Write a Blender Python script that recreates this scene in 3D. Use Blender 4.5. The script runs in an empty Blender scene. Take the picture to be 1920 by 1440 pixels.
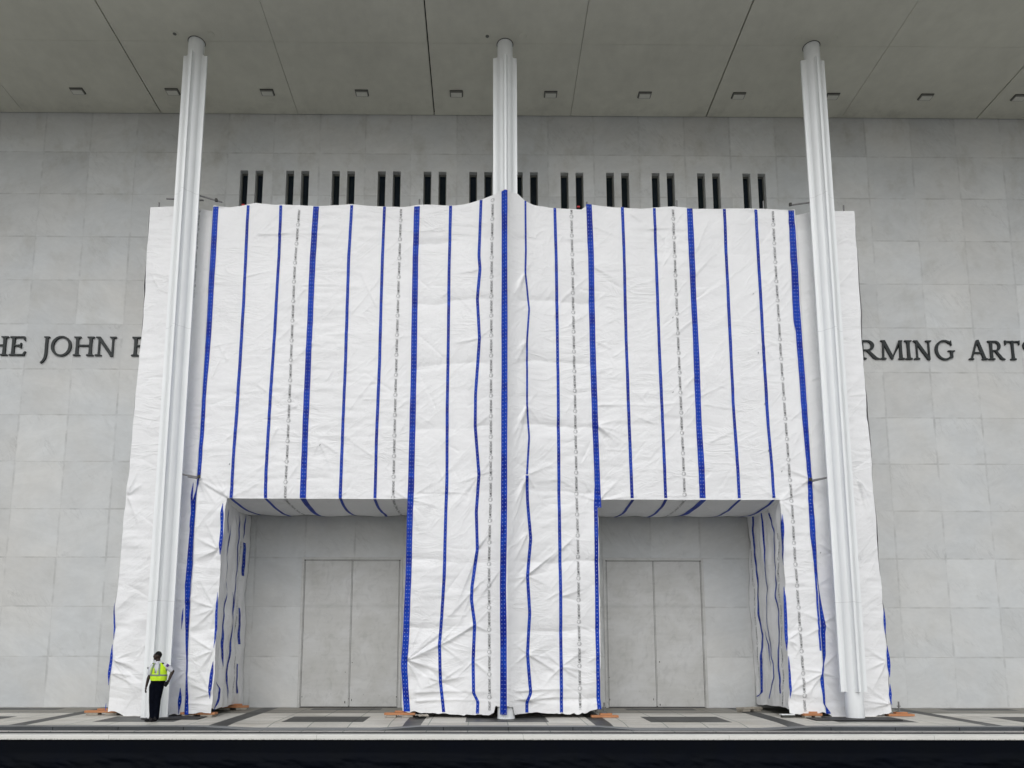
import bpy, bmesh, math, random
import numpy as np
from mathutils import Vector, Matrix

# ------------------------------------------------------------------ camera, light, exposure
scene = bpy.context.scene
col = scene.collection
cam_data = bpy.data.cameras.new("camera")
cam = bpy.data.objects.new("camera", cam_data)
col.objects.link(cam)
scene.camera = cam
PITCH, YAW, ROLL = 0.142377, 0.0076827, 0.0012957
fwd = Vector((math.sin(YAW)*math.cos(PITCH), math.cos(YAW)*math.cos(PITCH), math.sin(PITCH)))
rgt = Vector((math.cos(YAW), -math.sin(YAW), 0))
upv = rgt.cross(fwd)
R_ = rgt*math.cos(ROLL) + upv*math.sin(ROLL)
U_ = -rgt*math.sin(ROLL) + upv*math.cos(ROLL)
M = Matrix((R_, U_, -fwd)).transposed().to_4x4()
M.translation = Vector((-0.62063, -24.05394, 1.39711))
cam.matrix_world = M
cam_data.sensor_width = 36
cam_data.lens = 1422.02/1920*36
cam_data.shift_x = 42.388/1920
cam_data.shift_y = 318.11/1920
cam_data.clip_end = 1000

world = bpy.data.worlds.new("World")
scene.world = world
world.use_nodes = True
wn = world.node_tree
wn.nodes.clear()
wo = wn.nodes.new('ShaderNodeOutputWorld')
wb = wn.nodes.new('ShaderNodeBackground')
ws = wn.nodes.new('ShaderNodeTexSky')
wh = wn.nodes.new('ShaderNodeHueSaturation')
ws.sky_type = 'NISHITA'
ws.sun_disc = False
SUN_EL, SUN_AZ = math.radians(40), math.radians(188)
ws.sun_elevation = SUN_EL
ws.sun_rotation = SUN_AZ
ws.air_density = 1.0
ws.dust_density = 2.0
wh.inputs['Saturation'].default_value = 0.25
wb.inputs['Strength'].default_value = 0.15
wn.links.new(ws.outputs[0], wh.inputs['Color'])
wn.links.new(wh.outputs[0], wb.inputs['Color'])
wn.links.new(wb.outputs[0], wo.inputs['Surface'])

sun_data = bpy.data.lights.new("sun", 'SUN')
sun_data.energy = 0.5
sun_data.angle = math.radians(60)
sun_data.color = (1.0, 1.0, 1.0)
sun = bpy.data.objects.new("sun", sun_data)
col.objects.link(sun)
sd = Vector((math.sin(SUN_AZ)*math.cos(SUN_EL), math.cos(SUN_AZ)*math.cos(SUN_EL), math.sin(SUN_EL)))
sun.rotation_euler = sd.to_track_quat('Z', 'Y').to_euler()
scene.view_settings.view_transform = 'Standard'
scene.view_settings.look = 'None'
scene.view_settings.exposure = 0.02
scene.cycles.max_bounces = 8
scene.cycles.diffuse_bounces = 5

# ------------------------------------------------------------------ traced layout of the wrap (metres: X along the facade, Z up)
TAPES=[[0.16,[[-8.672,14.908],[-8.668,13.332],[-8.698,10.665],[-8.736,9.045],[-8.745,6.676],[-8.914,5.968],[-8.999,3.509],[-8.731,-0.021]]],[0.08,[[-7.7,14.948],[-7.705,12.327],[-7.72,10.67],[-7.764,6.832],[-7.768,5.994]]],[0.08,[[-6.726,14.955],[-6.725,13.344],[-6.754,11.003],[-6.799,8.731],[-6.818,6.679],[-6.804,5.997]]],[0.16,[[-5.67,14.927],[-5.712,13.349],[-5.73,10.679],[-5.747,8.098],[-5.748,6.0]]],[0.08,[[-4.6,14.968],[-4.651,13.355],[-4.653,10.031],[-4.675,8.102],[-4.691,6.003]]],[0.08,[[-3.623,14.939],[-3.653,13.361],[-3.665,10.035],[-3.703,7.788],[-3.708,6.006]]],[0.16,[[-2.646,14.945],[-2.67,13.366],[-2.667,10.039],[-2.688,6.536],[-2.704,5.608],[-2.719,3.786],[-2.764,2.006],[-2.797,1.35],[-2.756,0.699],[-2.702,0.069]]],[0.08,[[-1.636,14.96],[-1.666,12.857],[-1.668,10.693],[-1.682,8.747],[-1.67,6.537],[-1.692,5.609],[-1.72,3.786],[-1.782,2.596],[-1.834,1.861],[-1.794,0.845],[-1.698,0.056]]],[0.08,[[-0.723,15.094],[-0.781,13.322],[-0.748,12.896],[-0.824,11.984],[-0.757,10.739],[-0.866,9.046],[-0.871,8.09],[-0.759,6.673],[-0.831,5.596],[-0.797,4.53],[-0.942,3.483],[-0.955,3.111],[-0.864,2.446],[-0.903,1.425],[-0.885,0.56],[-0.768,0.347],[-0.781,0.02]]],[0.16,[[-0.03,15.172],[-0.034,13.089],[-0.039,9.525],[-0.059,5.519],[-0.091,3.446],[-0.078,1.997],[-0.081,0.016]]],[0.05,[[0.602,15.045],[0.609,13.473],[0.589,12.762],[0.695,11.645],[0.625,10.648],[0.614,8.711],[0.67,7.766],[0.602,6.667]]],[0.08,[[0.602,6.635],[0.613,5.896],[0.698,4.833],[0.6,3.776],[0.654,2.74],[0.587,1.644],[0.67,0.564],[0.565,0.337],[0.563,0.053]]],[0.08,[[1.49,14.89],[1.515,13.38],[1.527,9.726],[1.515,6.08],[1.518,5.004],[1.526,3.195],[1.518,1.283],[1.517,0.045]]],[0.16,[[2.523,15.047],[2.558,13.396],[2.557,10.718],[2.578,8.447],[2.61,6.866],[2.634,5.747]]],[0.1,[[2.585,6.32],[2.561,5.855],[2.549,4.401],[2.533,2.014],[2.535,0.561],[2.556,0.13]]],[0.08,[[3.535,14.985],[3.546,13.402],[3.546,10.806],[3.559,8.772],[3.588,6.869],[3.597,6.028]]],[0.08,[[4.5,14.956],[4.502,13.408],[4.517,9.746],[4.546,7.187],[4.555,6.031]]],[0.16,[[5.563,14.946],[5.571,13.414],[5.598,10.733],[5.587,8.781],[5.607,6.876],[5.605,6.034]]],[0.08,[[6.61,14.935],[6.602,13.42],[6.603,10.738],[6.61,8.785],[6.648,6.88],[6.655,6.037]]],[0.08,[[7.56,14.924],[7.567,13.426],[7.561,10.742],[7.586,8.148],[7.629,6.883],[7.631,6.04]]],[0.16,[[8.624,14.895],[8.635,13.091],[8.633,11.911],[8.646,10.748],[8.659,8.793],[8.711,7.043],[8.714,6.573],[8.72,5.641],[8.769,4.118],[8.96,2.485],[8.914,1.586],[8.725,1.001],[8.784,0.275],[8.972,-0.003]]],[0.05,[[8.556,14.843],[8.54,13.091],[8.535,11.576],[8.538,11.078]]],[0.05,[[8.648,6.495],[8.623,5.026],[8.69,4.112],[8.702,3.061],[8.71,1.73]]],[0.06,[[-9.004,6.525],[-9.028,6.132],[-9.001,5.662],[-9.035,5.196]]],[0.05,[[-9.099,2.904],[-9.109,2.305]]],[0.09,[[-9.043,0.681],[-9.046,-0.031]]],[0.09,[[-8.002,5.839],[-7.988,4.982],[-8.002,4.376]]],[0.05,[[-8.022,3.326],[-8.019,2.145],[-8.044,1.779]]],[0.08,[[-8.039,1.416],[-8.075,0.982],[-8.087,0.407]]],[0.04,[[-11.014,3.051],[-10.984,2.004]]],[0.07,[[-11.005,1.885],[-11.003,1.442],[-11.031,1.001],[-11.027,0.752]]],[0.06,[[-11.066,0.271],[-11.065,0.054]]],[0.05,[[7.849,5.561],[7.834,4.718]]],[0.07,[[7.784,3.508],[7.787,2.465],[7.777,1.729]]],[0.05,[[7.813,1.582],[7.81,0.71],[7.808,0.422]]],[0.05,[[10.752,2.941],[10.743,2.187]]],[0.07,[[10.766,1.888],[10.768,1.292],[10.776,0.996]]],[0.07,[[10.778,0.819],[10.772,0.334],[10.794,0.232]]]]
TEXTS=[[[-9.321,15.012],[-9.326,13.361],[-9.338,12.165]],[[-9.431,6.209],[-9.454,5.583],[-9.488,4.117],[-9.489,2.904],[-9.491,1.71],[-9.549,0.973],[-9.594,0.273]],[[-6.166,14.923],[-6.237,13.008],[-6.24,9.376],[-6.246,5.999]],[[-3.125,14.873],[-3.146,13.364],[-3.182,9.388],[-3.194,6.008]],[[-0.373,15.079],[-0.403,13.251],[-0.416,10.607],[-0.426,6.03],[-0.469,4.216],[-0.467,3.175],[-0.449,0.112]],[[1.989,14.849],[2.0,13.39],[2.018,6.084],[2.032,5.007],[2.03,2.013],[2.03,0.13]],[[5.063,14.925],[5.065,13.071],[5.083,9.424],[5.103,6.033]],[[8.075,14.892],[8.063,13.429],[8.074,9.762],[8.137,6.104],[8.138,5.024],[8.179,2.023],[8.185,0.077]]]
TOP=[[-10.802,15.125],[-10.026,15.148],[-9.341,15.082],[-8.673,14.942],[-8.272,14.893],[-7.876,14.947],[-7.48,15.036],[-6.999,14.987],[-6.199,14.975],[-5.559,14.945],[-4.601,15.003],[-3.959,14.955],[-3.078,14.943],[-2.647,14.997],[-1.636,14.977],[-1.235,15.001],[-1.043,15.042],[-0.739,15.113],[-0.373,15.182],[-0.122,15.236],[0.065,15.198],[0.375,15.223],[0.602,15.045],[0.845,14.965],[1.49,14.89],[2.295,14.871],[2.523,15.064],[2.941,15.015],[4.065,14.936],[5.066,15.029],[5.675,14.946],[7.288,14.957],[7.933,14.961],[8.576,14.913],[9.553,15.13],[10.753,15.138]]
HEM_C=[[-2.834,0.112],[-2.673,0.069],[-2.309,0.027],[-1.581,0.014],[-0.781,-0.023],[-0.334,0.017],[-0.292,0.216],[0.18,0.221],[0.223,0.008],[0.593,0.038],[1.473,0.016],[1.838,0.002],[2.204,0.059],[2.586,0.145]]
HEM_L=[[-10.991,0.04],[-10.813,0.025],[-10.557,-0.076],[-10.144,-0.09],[-8.97,-0.06],[-8.544,0.007],[-8.039,0.036]]
HEM_R=[[7.758,0.034],[8.048,-0.009],[8.491,0.049],[8.937,-0.002],[9.114,-0.119],[10.276,-0.118],[10.506,-0.031],[10.766,0.057]]
EDGE_CL=[[-2.754,5.916],[-2.759,3.486],[-2.837,2.006],[-2.866,1.132],[-2.834,0.112]]
EDGE_CR=[[2.623,5.932],[2.621,3.497],[2.622,2.014],[2.585,0.13]]
EDGE_LI=[[-7.899,5.901],[-7.986,4.074],[-7.997,2.291],[-7.995,1.126],[-8.024,0.036]]
EDGE_RI=[[7.809,5.948],[7.831,4.111],[7.809,2.317],[7.796,1.0],[7.758,0.034]]
EDGE_L=[[-10.8,15.09],[-10.789,11.483],[-10.833,8.84],[-10.924,5.657],[-10.992,2.751],[-10.991,0.04]]
EDGE_R=[[10.75,15.103],[10.671,9.915],[10.691,5.719],[10.733,3.093],[10.766,0.057]]
CREASES=[[-7.827,5.963,-8.835,6.699,0.05,0.03,0.11],[-7.827,5.963,-8.549,6.767,0.04,0.03,0.11],[-7.827,5.963,-8.244,6.737,0.03,0.03,0.11],[-7.827,5.963,-8.632,6.347,-0.04,0.03,0.11],[-7.827,5.963,-8.231,5.042,0.03,0.03,0.11],[-7.827,5.963,-8.468,5.27,-0.03,0.03,0.11],[-7.827,5.963,-7.998,4.891,0.03,0.03,0.11],[-7.827,5.963,-6.943,6.43,0.02,0.03,0.11],[-8.734,6.534,-7.952,6.04,0.04,0.03,0.11],[-8.734,6.534,-7.81,6.226,-0.03,0.03,0.11],[-8.734,6.534,-8.389,5.761,0.03,0.03,0.11],[-8.734,6.534,-8.598,5.454,-0.03,0.03,0.11],[-8.734,6.534,-8.08,5.608,0.03,0.03,0.11],[-2.785,5.978,-1.883,6.522,0.03,0.03,0.11],[-2.785,5.978,-1.576,6.133,0.03,0.03,0.11],[-2.785,5.978,-2.172,5.363,-0.03,0.03,0.11],[-2.785,5.978,-3.4,6.441,0.03,0.03,0.11],[-2.785,5.978,-3.546,6.161,0.02,0.03,0.11],[-2.785,5.978,-1.723,5.67,0.03,0.03,0.11],[-2.785,5.978,-2.392,4.905,0.03,0.03,0.11],[2.638,5.932,3.416,6.712,0.04,0.03,0.11],[2.638,5.932,3.713,6.401,-0.03,0.03,0.11],[2.638,5.932,3.857,6.091,0.03,0.03,0.11],[2.638,5.932,2.045,6.863,0.03,0.03,0.11],[2.638,5.932,1.883,6.238,0.03,0.03,0.11],[2.618,8.129,3.299,7.576,0.05,0.03,0.11],[2.618,8.129,3.537,7.894,0.03,0.03,0.11],[2.618,8.129,3.394,8.371,0.03,0.03,0.11],[2.618,8.129,3.213,7.182,-0.03,0.03,0.11],[2.618,8.129,3.681,7.499,0.03,0.03,0.11],[2.636,10.718,3.255,10.393,0.03,0.03,0.11],[2.636,10.718,3.419,10.723,0.02,0.03,0.11],[2.6,13.056,3.239,13.231,0.02,0.03,0.11],[2.6,13.056,3.383,12.555,0.03,0.03,0.11],[-2.725,1.452,-1.853,2.33,0.05,0.03,0.11],[-2.725,1.452,-1.263,2.551,0.05,0.03,0.11],[-2.725,1.452,-0.674,3.063,-0.04,0.03,0.11],[-2.725,1.452,-0.966,2.183,0.05,0.03,0.11],[-2.725,1.452,-1.406,1.818,0.04,0.03,0.11],[-2.725,1.452,-1.547,1.091,0.05,0.03,0.11],[-2.725,1.452,-1.837,0.801,-0.05,0.03,0.11],[-2.725,1.452,-1.105,0.803,0.04,0.03,0.11],[-2.725,1.452,-2.273,0.585,0.04,0.03,0.11],[-2.725,1.452,-2.227,2.625,0.04,0.03,0.11],[-1.834,1.89,-2.565,1.525,0.03,0.03,0.11],[-1.834,1.89,-0.954,2.771,0.04,0.03,0.11],[-1.834,1.89,-1.094,1.309,0.03,0.03,0.11],[-1.794,0.874,-0.916,1.02,0.05,0.03,0.11],[-1.794,0.874,-0.991,1.381,0.04,0.03,0.11],[-1.794,0.874,-0.914,0.517,-0.04,0.03,0.11],[-1.794,0.874,-2.53,1.162,0.04,0.03,0.11],[-1.794,0.874,-2.387,1.452,-0.03,0.03,0.11],[-1.794,0.874,-2.449,0.657,0.03,0.03,0.11],[-0.903,1.425,-1.559,0.845,0.03,0.03,0.11],[-0.903,1.425,-0.249,0.854,0.04,0.03,0.11],[-0.903,1.425,-0.178,1.712,0.03,0.03,0.11],[-0.782,4.53,-0.117,5.38,0.05,0.03,0.11],[-0.782,4.53,-0.045,5.817,0.04,0.03,0.11],[-0.782,4.53,-1.224,3.336,0.04,0.03,0.11],[-0.782,4.53,-1.662,2.448,0.05,0.03,0.11],[-0.782,4.53,-1.962,2.743,-0.04,0.03,0.11],[-0.782,4.53,-1.0,3.186,0.03,0.03,0.11],[-0.782,4.53,-1.524,3.636,0.03,0.03,0.11],[-0.863,2.417,-0.205,3.06,0.05,0.03,0.11],[-0.863,2.417,-0.133,3.421,-0.03,0.03,0.11],[-0.863,2.417,-1.746,1.905,0.05,0.03,0.11],[-0.863,2.417,-2.623,1.51,0.05,0.03,0.11],[-0.863,2.417,-0.064,1.968,0.03,0.03,0.11],[-0.863,2.417,-2.189,1.978,0.03,0.03,0.11],[-0.956,3.334,-0.147,4.041,0.04,0.03,0.11],[-0.956,3.334,-1.468,2.154,0.03,0.03,0.11],[-0.956,3.334,-1.84,2.448,0.04,0.03,0.11],[-0.759,6.642,-0.159,7.342,0.04,0.03,0.11],[-0.759,6.642,-0.014,6.845,0.03,0.03,0.11],[-0.759,6.642,-1.518,6.427,0.03,0.03,0.11],[-0.759,6.642,-1.282,5.269,0.03,0.03,0.11],[-0.759,6.642,-1.134,5.804,-0.03,0.03,0.11],[-0.759,6.642,-1.587,5.731,0.03,0.03,0.11],[-0.757,10.739,-1.615,10.643,0.04,0.03,0.11],[-0.757,10.739,-0.066,11.221,0.03,0.03,0.11],[-0.748,12.879,-1.665,12.823,0.03,0.03,0.11],[-0.748,12.879,-0.125,12.876,0.02,0.03,0.11],[-0.871,8.09,-0.263,8.491,0.03,0.03,0.11],[0.585,3.776,1.345,4.364,0.06,0.03,0.11],[0.585,3.776,2.106,4.931,0.04,0.03,0.11],[0.585,3.776,-0.019,3.645,0.04,0.03,0.11],[0.585,3.776,-0.049,3.151,0.04,0.03,0.11],[0.585,3.776,1.334,3.417,0.03,0.03,0.11],[0.585,3.776,1.491,4.018,-0.03,0.03,0.11],[0.587,1.629,1.471,1.051,0.05,0.03,0.11],[0.587,1.629,1.402,1.457,0.04,0.03,0.11],[0.587,1.629,1.333,1.924,0.03,0.03,0.11],[0.587,1.629,-0.038,1.199,0.04,0.03,0.11],[0.587,1.629,-0.007,2.124,0.04,0.03,0.11],[0.587,1.629,0.952,0.763,0.04,0.03,0.11],[0.587,1.629,1.762,0.834,0.03,0.03,0.11],[0.565,0.337,0.004,0.635,0.04,0.03,0.11],[0.565,0.337,1.304,0.647,0.05,0.03,0.11],[0.565,0.337,1.743,0.474,0.04,0.03,0.11],[0.565,0.337,0.123,1.056,0.03,0.03,0.11],[0.565,0.337,1.3,0.245,0.03,0.03,0.11],[0.589,12.762,0.01,11.576,0.05,0.03,0.11],[0.589,12.762,0.074,12.091,-0.03,0.03,0.11],[0.589,12.762,0.009,11.17,0.03,0.03,0.11],[0.589,12.762,0.995,13.489,0.02,0.03,0.11],[0.625,10.648,0.021,9.521,0.04,0.03,0.11],[0.625,10.648,0.054,10.009,0.03,0.03,0.11],[0.614,8.679,0.017,7.382,0.05,0.03,0.11],[0.614,8.679,0.049,7.852,-0.03,0.03,0.11],[0.614,8.679,0.016,6.845,0.04,0.03,0.11],[0.614,8.679,1.087,9.356,0.02,0.03,0.11],[0.614,8.679,1.075,8.075,0.03,0.03,0.11],[0.602,6.635,-0.016,5.257,0.06,0.03,0.11],[0.602,6.635,0.014,5.708,-0.04,0.03,0.11],[0.602,6.635,-0.017,4.736,0.04,0.03,0.11],[0.602,6.635,0.138,6.263,0.03,0.03,0.11],[0.602,6.635,1.373,6.98,0.03,0.03,0.11],[0.602,6.635,1.131,5.733,0.03,0.03,0.11],[0.607,4.98,0.025,3.879,0.04,0.03,0.11],[0.607,4.98,0.026,4.469,0.03,0.03,0.11],[-0.076,4.032,-0.807,3.184,0.04,0.03,0.11],[-0.076,4.032,-1.543,2.301,0.04,0.03,0.11],[-0.105,3.302,-0.983,2.742,0.03,0.03,0.11],[1.527,4.472,2.215,5.161,0.03,0.03,0.11],[1.527,4.472,0.843,3.934,0.03,0.03,0.11],[1.518,1.283,2.412,1.867,0.04,0.03,0.11],[1.518,1.283,2.398,1.066,0.04,0.03,0.11],[1.518,1.283,0.931,1.864,0.03,0.03,0.11],[1.518,1.283,2.39,0.633,0.03,0.03,0.11],[1.518,1.283,0.773,0.563,0.03,0.03,0.11],[1.541,3.195,2.442,3.497,0.03,0.03,0.11],[1.541,3.195,2.434,3.049,-0.02,0.03,0.11],[1.536,6.546,0.924,6.531,0.02,0.03,0.11],[1.536,6.546,2.291,6.085,0.02,0.03,0.11],[-5.349,7.656,-4.416,7.03,0.025,0.03,0.11],[-5.349,7.656,-5.63,6.948,0.025,0.03,0.11],[-5.349,7.656,-5.957,7.575,0.02,0.03,0.11],[-5.349,7.656,-4.939,6.716,0.025,0.03,0.11],[-5.349,7.656,-5.793,7.261,0.015,0.03,0.11],[7.809,5.948,8.749,6.265,0.04,0.03,0.11],[7.809,5.948,8.612,6.651,0.03,0.03,0.11],[7.809,5.948,8.231,5.332,0.04,0.03,0.11],[7.809,5.948,8.705,5.641,0.03,0.03,0.11],[7.809,5.948,7.077,6.568,0.03,0.03,0.11],[7.809,5.948,7.978,4.871,0.03,0.03,0.11],[8.701,6.604,7.906,6.057,0.03,0.03,0.11],[8.701,6.604,7.807,7.072,0.04,0.03,0.11],[8.701,6.604,9.608,6.22,0.04,0.03,0.11],[8.701,6.604,9.888,5.748,0.03,0.03,0.11],[8.96,2.485,8.03,2.023,0.04,0.03,0.11],[8.96,2.485,8.08,2.911,0.03,0.03,0.11],[8.96,2.485,9.679,1.886,0.05,0.03,0.11],[8.96,2.485,9.748,2.939,0.04,0.03,0.11],[8.96,2.485,9.489,1.29,0.04,0.03,0.11],[8.766,1.146,7.913,0.71,0.05,0.03,0.11],[8.766,1.146,7.871,1.29,0.04,0.03,0.11],[8.766,1.146,9.633,1.886,0.05,0.03,0.11],[8.766,1.146,9.64,0.847,0.04,0.03,0.11],[8.766,1.146,9.312,0.406,-0.04,0.03,0.11],[8.766,1.146,7.962,0.278,0.04,0.03,0.11],[9.424,4.53,8.981,4.839,0.06,0.03,0.11],[9.424,4.53,9.833,4.919,0.05,0.03,0.11],[9.424,4.53,9.03,4.375,-0.04,0.03,0.11],[7.837,2.022,8.266,1.729,0.04,0.03,0.11],[7.837,2.022,8.457,2.466,0.04,0.03,0.11],[7.837,2.022,8.314,1.291,0.03,0.03,0.11],[7.758,0.566,8.519,1.001,0.04,0.03,0.11],[7.758,0.566,8.411,0.422,0.04,0.03,0.11],[7.758,0.566,8.397,1.437,0.03,0.03,0.11],[10.26,6.666,10.738,5.719,0.06,0.03,0.11],[10.26,6.666,10.472,5.248,0.05,0.03,0.11],[10.26,6.666,10.849,6.192,-0.05,0.03,0.11],[10.26,6.666,10.682,4.937,0.04,0.03,0.11],[10.688,1.44,10.117,1.887,0.05,0.03,0.11],[10.688,1.44,9.915,1.143,0.04,0.03,0.11],[10.688,1.44,10.174,0.554,0.05,0.03,0.11],[10.752,0.261,9.865,0.407,0.06,0.03,0.11],[10.752,0.261,9.696,0.114,0.04,0.03,0.11],[10.752,0.261,10.045,0.848,0.04,0.03,0.11],[-10.944,1.442,-10.338,1.266,0.07,0.03,0.11],[-10.944,1.442,-10.027,1.031,0.06,0.03,0.11],[-10.944,1.442,-10.222,1.738,0.04,0.03,0.11],[-10.944,1.442,-9.858,0.709,-0.05,0.03,0.11],[-10.944,1.442,-10.208,0.418,0.04,0.03,0.11],[-10.978,1.089,-10.08,0.943,0.05,0.03,0.11],[-10.978,1.089,-9.904,0.505,0.04,0.03,0.11],[-10.865,6.126,-10.545,7.074,0.05,0.03,0.11],[-10.865,6.126,-10.314,6.6,0.04,0.03,0.11],[-10.865,6.126,-10.496,5.192,0.04,0.03,0.11],[-8.057,2.881,-8.951,3.206,0.05,0.03,0.11],[-8.057,2.881,-8.709,2.658,0.04,0.03,0.11],[-8.057,2.881,-8.55,3.773,0.04,0.03,0.11],[-8.057,2.881,-8.896,2.154,0.04,0.03,0.11],[-8.057,2.881,-8.297,1.852,0.03,0.03,0.11],[-8.054,4.527,-8.757,4.908,0.05,0.03,0.11],[-8.054,4.527,-8.771,4.229,0.05,0.03,0.11],[-8.054,4.527,-8.46,3.773,-0.04,0.03,0.11],[-8.054,4.527,-8.477,5.439,0.04,0.03,0.11],[-8.054,1.706,-8.701,1.487,0.05,0.03,0.11],[-8.054,1.706,-8.96,2.305,0.04,0.03,0.11],[-8.054,1.706,-8.599,0.981,0.04,0.03,0.11],[-8.054,1.706,-8.292,0.694,-0.04,0.03,0.11],[-8.023,0.55,-8.855,0.977,0.05,0.03,0.11],[-8.023,0.55,-8.668,0.407,0.05,0.03,0.11],[-8.023,0.55,-8.507,1.415,0.04,0.03,0.11],[-9.078,3.055,-9.707,3.507,0.03,0.03,0.11],[-9.078,3.055,-9.585,2.753,0.03,0.03,0.11],[-9.078,3.055,-8.432,3.251,0.04,0.03,0.11],[-8.965,1.121,-9.522,0.535,0.04,0.03,0.11],[-8.965,1.121,-9.512,1.562,0.03,0.03,0.11],[-8.965,1.121,-8.223,0.766,0.04,0.03,0.11],[-2.535,0.57,-0.207,0.544,0.05,0.06,0.08],[0.077,0.605,2.434,0.618,0.05,0.06,0.08],[-2.532,0.341,-0.207,0.318,0.05,0.06,0.08],[0.076,0.38,2.429,0.388,0.05,0.06,0.08],[-7.435,14.021,-4.254,13.937,0.022,0.05,0.07],[2.607,14.338,3.558,13.915,0.022,0.05,0.07],[3.739,14.778,4.992,13.752,0.022,0.05,0.07],[5.594,12.736,6.591,13.762,0.022,0.05,0.07],[5.639,9.751,4.678,8.938,0.022,0.05,0.07],[5.612,9.022,6.72,9.512,0.022,0.05,0.07],[5.544,11.395,4.579,10.728,0.022,0.05,0.07],[5.868,7.665,6.81,8.065,0.022,0.05,0.07],[2.661,8.768,5.133,8.65,0.022,0.05,0.07],[4.518,8.776,5.451,8.876,0.022,0.05,0.07],[7.404,10.742,8.137,9.762,0.022,0.05,0.07],[7.661,12.747,8.393,11.575,0.022,0.05,0.07],[-6.065,11.337,-7.263,10.182,0.022,0.05,0.07],[-5.866,12.337,-6.768,11.333,0.022,0.05,0.07],[-5.574,10.68,-6.623,9.697,0.022,0.05,0.07],[-6.558,8.094,-6.975,7.147,0.022,0.05,0.07],[-5.905,6.994,-6.477,6.137,0.022,0.05,0.07],[-7.226,9.371,-6.43,8.732,0.022,0.05,0.07],[-5.969,8.734,-6.877,8.411,0.022,0.05,0.07]]
INNER_L=[[0.06,[[-2.58,5.75],[-2.43,5.07]]],[0.03,[[-2.15,5.36],[-2.18,4.96],[-2.32,4.31],[-2.38,3.84],[-2.18,3.43]]],[0.05,[[-2.23,3.39],[-2.29,2.62],[-2.38,2.01],[-2.27,1.27]]],[0.03,[[-1.44,5.89],[-1.31,5.67],[-1.4,5.25],[-1.35,4.28],[-1.5,3.3],[-1.51,1.73],[-1.58,1.57]]],[0.04,[[-0.51,6.0],[-0.71,5.53],[-0.76,5.19]]],[0.09,[[-0.67,5.07],[-0.67,4.7],[-0.52,4.05]]],[0.07,[[-0.73,3.04],[-0.61,2.56],[-0.62,1.94]]],[0.05,[[-1.67,3.44],[-1.55,2.98],[-1.58,1.57],[-1.7,1.11],[-1.49,0.34]]],[0.07,[[-0.78,1.34],[-0.8,0.78],[-0.65,0.46]]],[0.04,[[-2.66,0.86],[-2.37,0.65],[-2.52,0.24],[-2.74,-0.01]]]]
INNER_R=[[0.06,[[-0.64,6.0],[-0.58,5.26],[-0.7,4.4],[-0.68,3.57],[-0.68,2.91],[-0.86,2.24],[-0.77,1.28],[-0.73,0.64],[-0.75,0.48],[-0.24,0.36]]],[0.03,[[-1.5,5.9],[-1.5,5.27],[-1.56,3.81],[-1.52,2.54],[-1.64,1.59],[-1.76,0.98],[-1.34,0.35]]],[0.04,[[-2.08,5.78],[-2.33,5.13],[-2.28,4.2],[-2.22,3.43],[-2.35,2.65],[-2.27,1.74],[-2.3,1.14],[-2.34,0.54]]],[0.03,[[-1.15,2.39],[-1.42,1.91],[-1.46,1.28]]],[0.05,[[-3.0,5.6],[-2.95,4.11]]]]
INNER_TXT_L=[[[-1.01,5.06],[-0.98,2.86],[-1.12,0.48]]]
INNER_TXT_R=[[[-0.23,5.49],[-0.38,4.1],[-0.57,0.79]],[[-2.64,5.08],[-2.53,2.79],[-2.51,0.11]]]
LET={"T0":[-17.83,-17.197],"H0":[-17.091,-16.37],"E":[-16.353,-15.79],"J":[-15.323,-15.024],"O":[-14.98,-14.284],"H":[-14.24,-13.535],"N":[-13.535,-12.813],"F":[-12.319,-11.79],"R0":[11.841,12.594],"M":[12.594,13.419],"I":[13.428,13.697],"N2":[13.706,14.352],"G":[14.441,15.124],"A":[15.573,16.219],"R":[16.219,16.893],"T":[16.759,17.316],"S":[17.37,17.838]}
# ------------------------------------------------------------------ helpers
def tag(o, label=None, cat=None, group=None, kind=None):
    if label: o['label'] = label
    if cat: o['category'] = cat
    if group: o['group'] = group
    if kind: o['kind'] = kind
    return o

def empty(name, loc, label=None, cat=None, group=None):
    o = bpy.data.objects.new(name, None)
    o.location = loc
    o.empty_display_size = 0.2
    col.objects.link(o)
    return tag(o, label, cat, group)

def link(name, me, mats, parent=None, loc=None):
    o = bpy.data.objects.new(name, me)
    if not isinstance(mats, (list, tuple)): mats = [mats]
    if len(me.materials) == 0:
        for m in mats: me.materials.append(m)
    col.objects.link(o)
    if parent: o.parent = parent
    if loc: o.location = loc
    return o

def copy_tree(o, parent=None):
    c = o.copy()
    col.objects.link(c)
    if parent: c.parent = parent
    for ch in [x for x in bpy.data.objects if x.parent == o]:
        copy_tree(ch, c)
    return c

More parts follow.
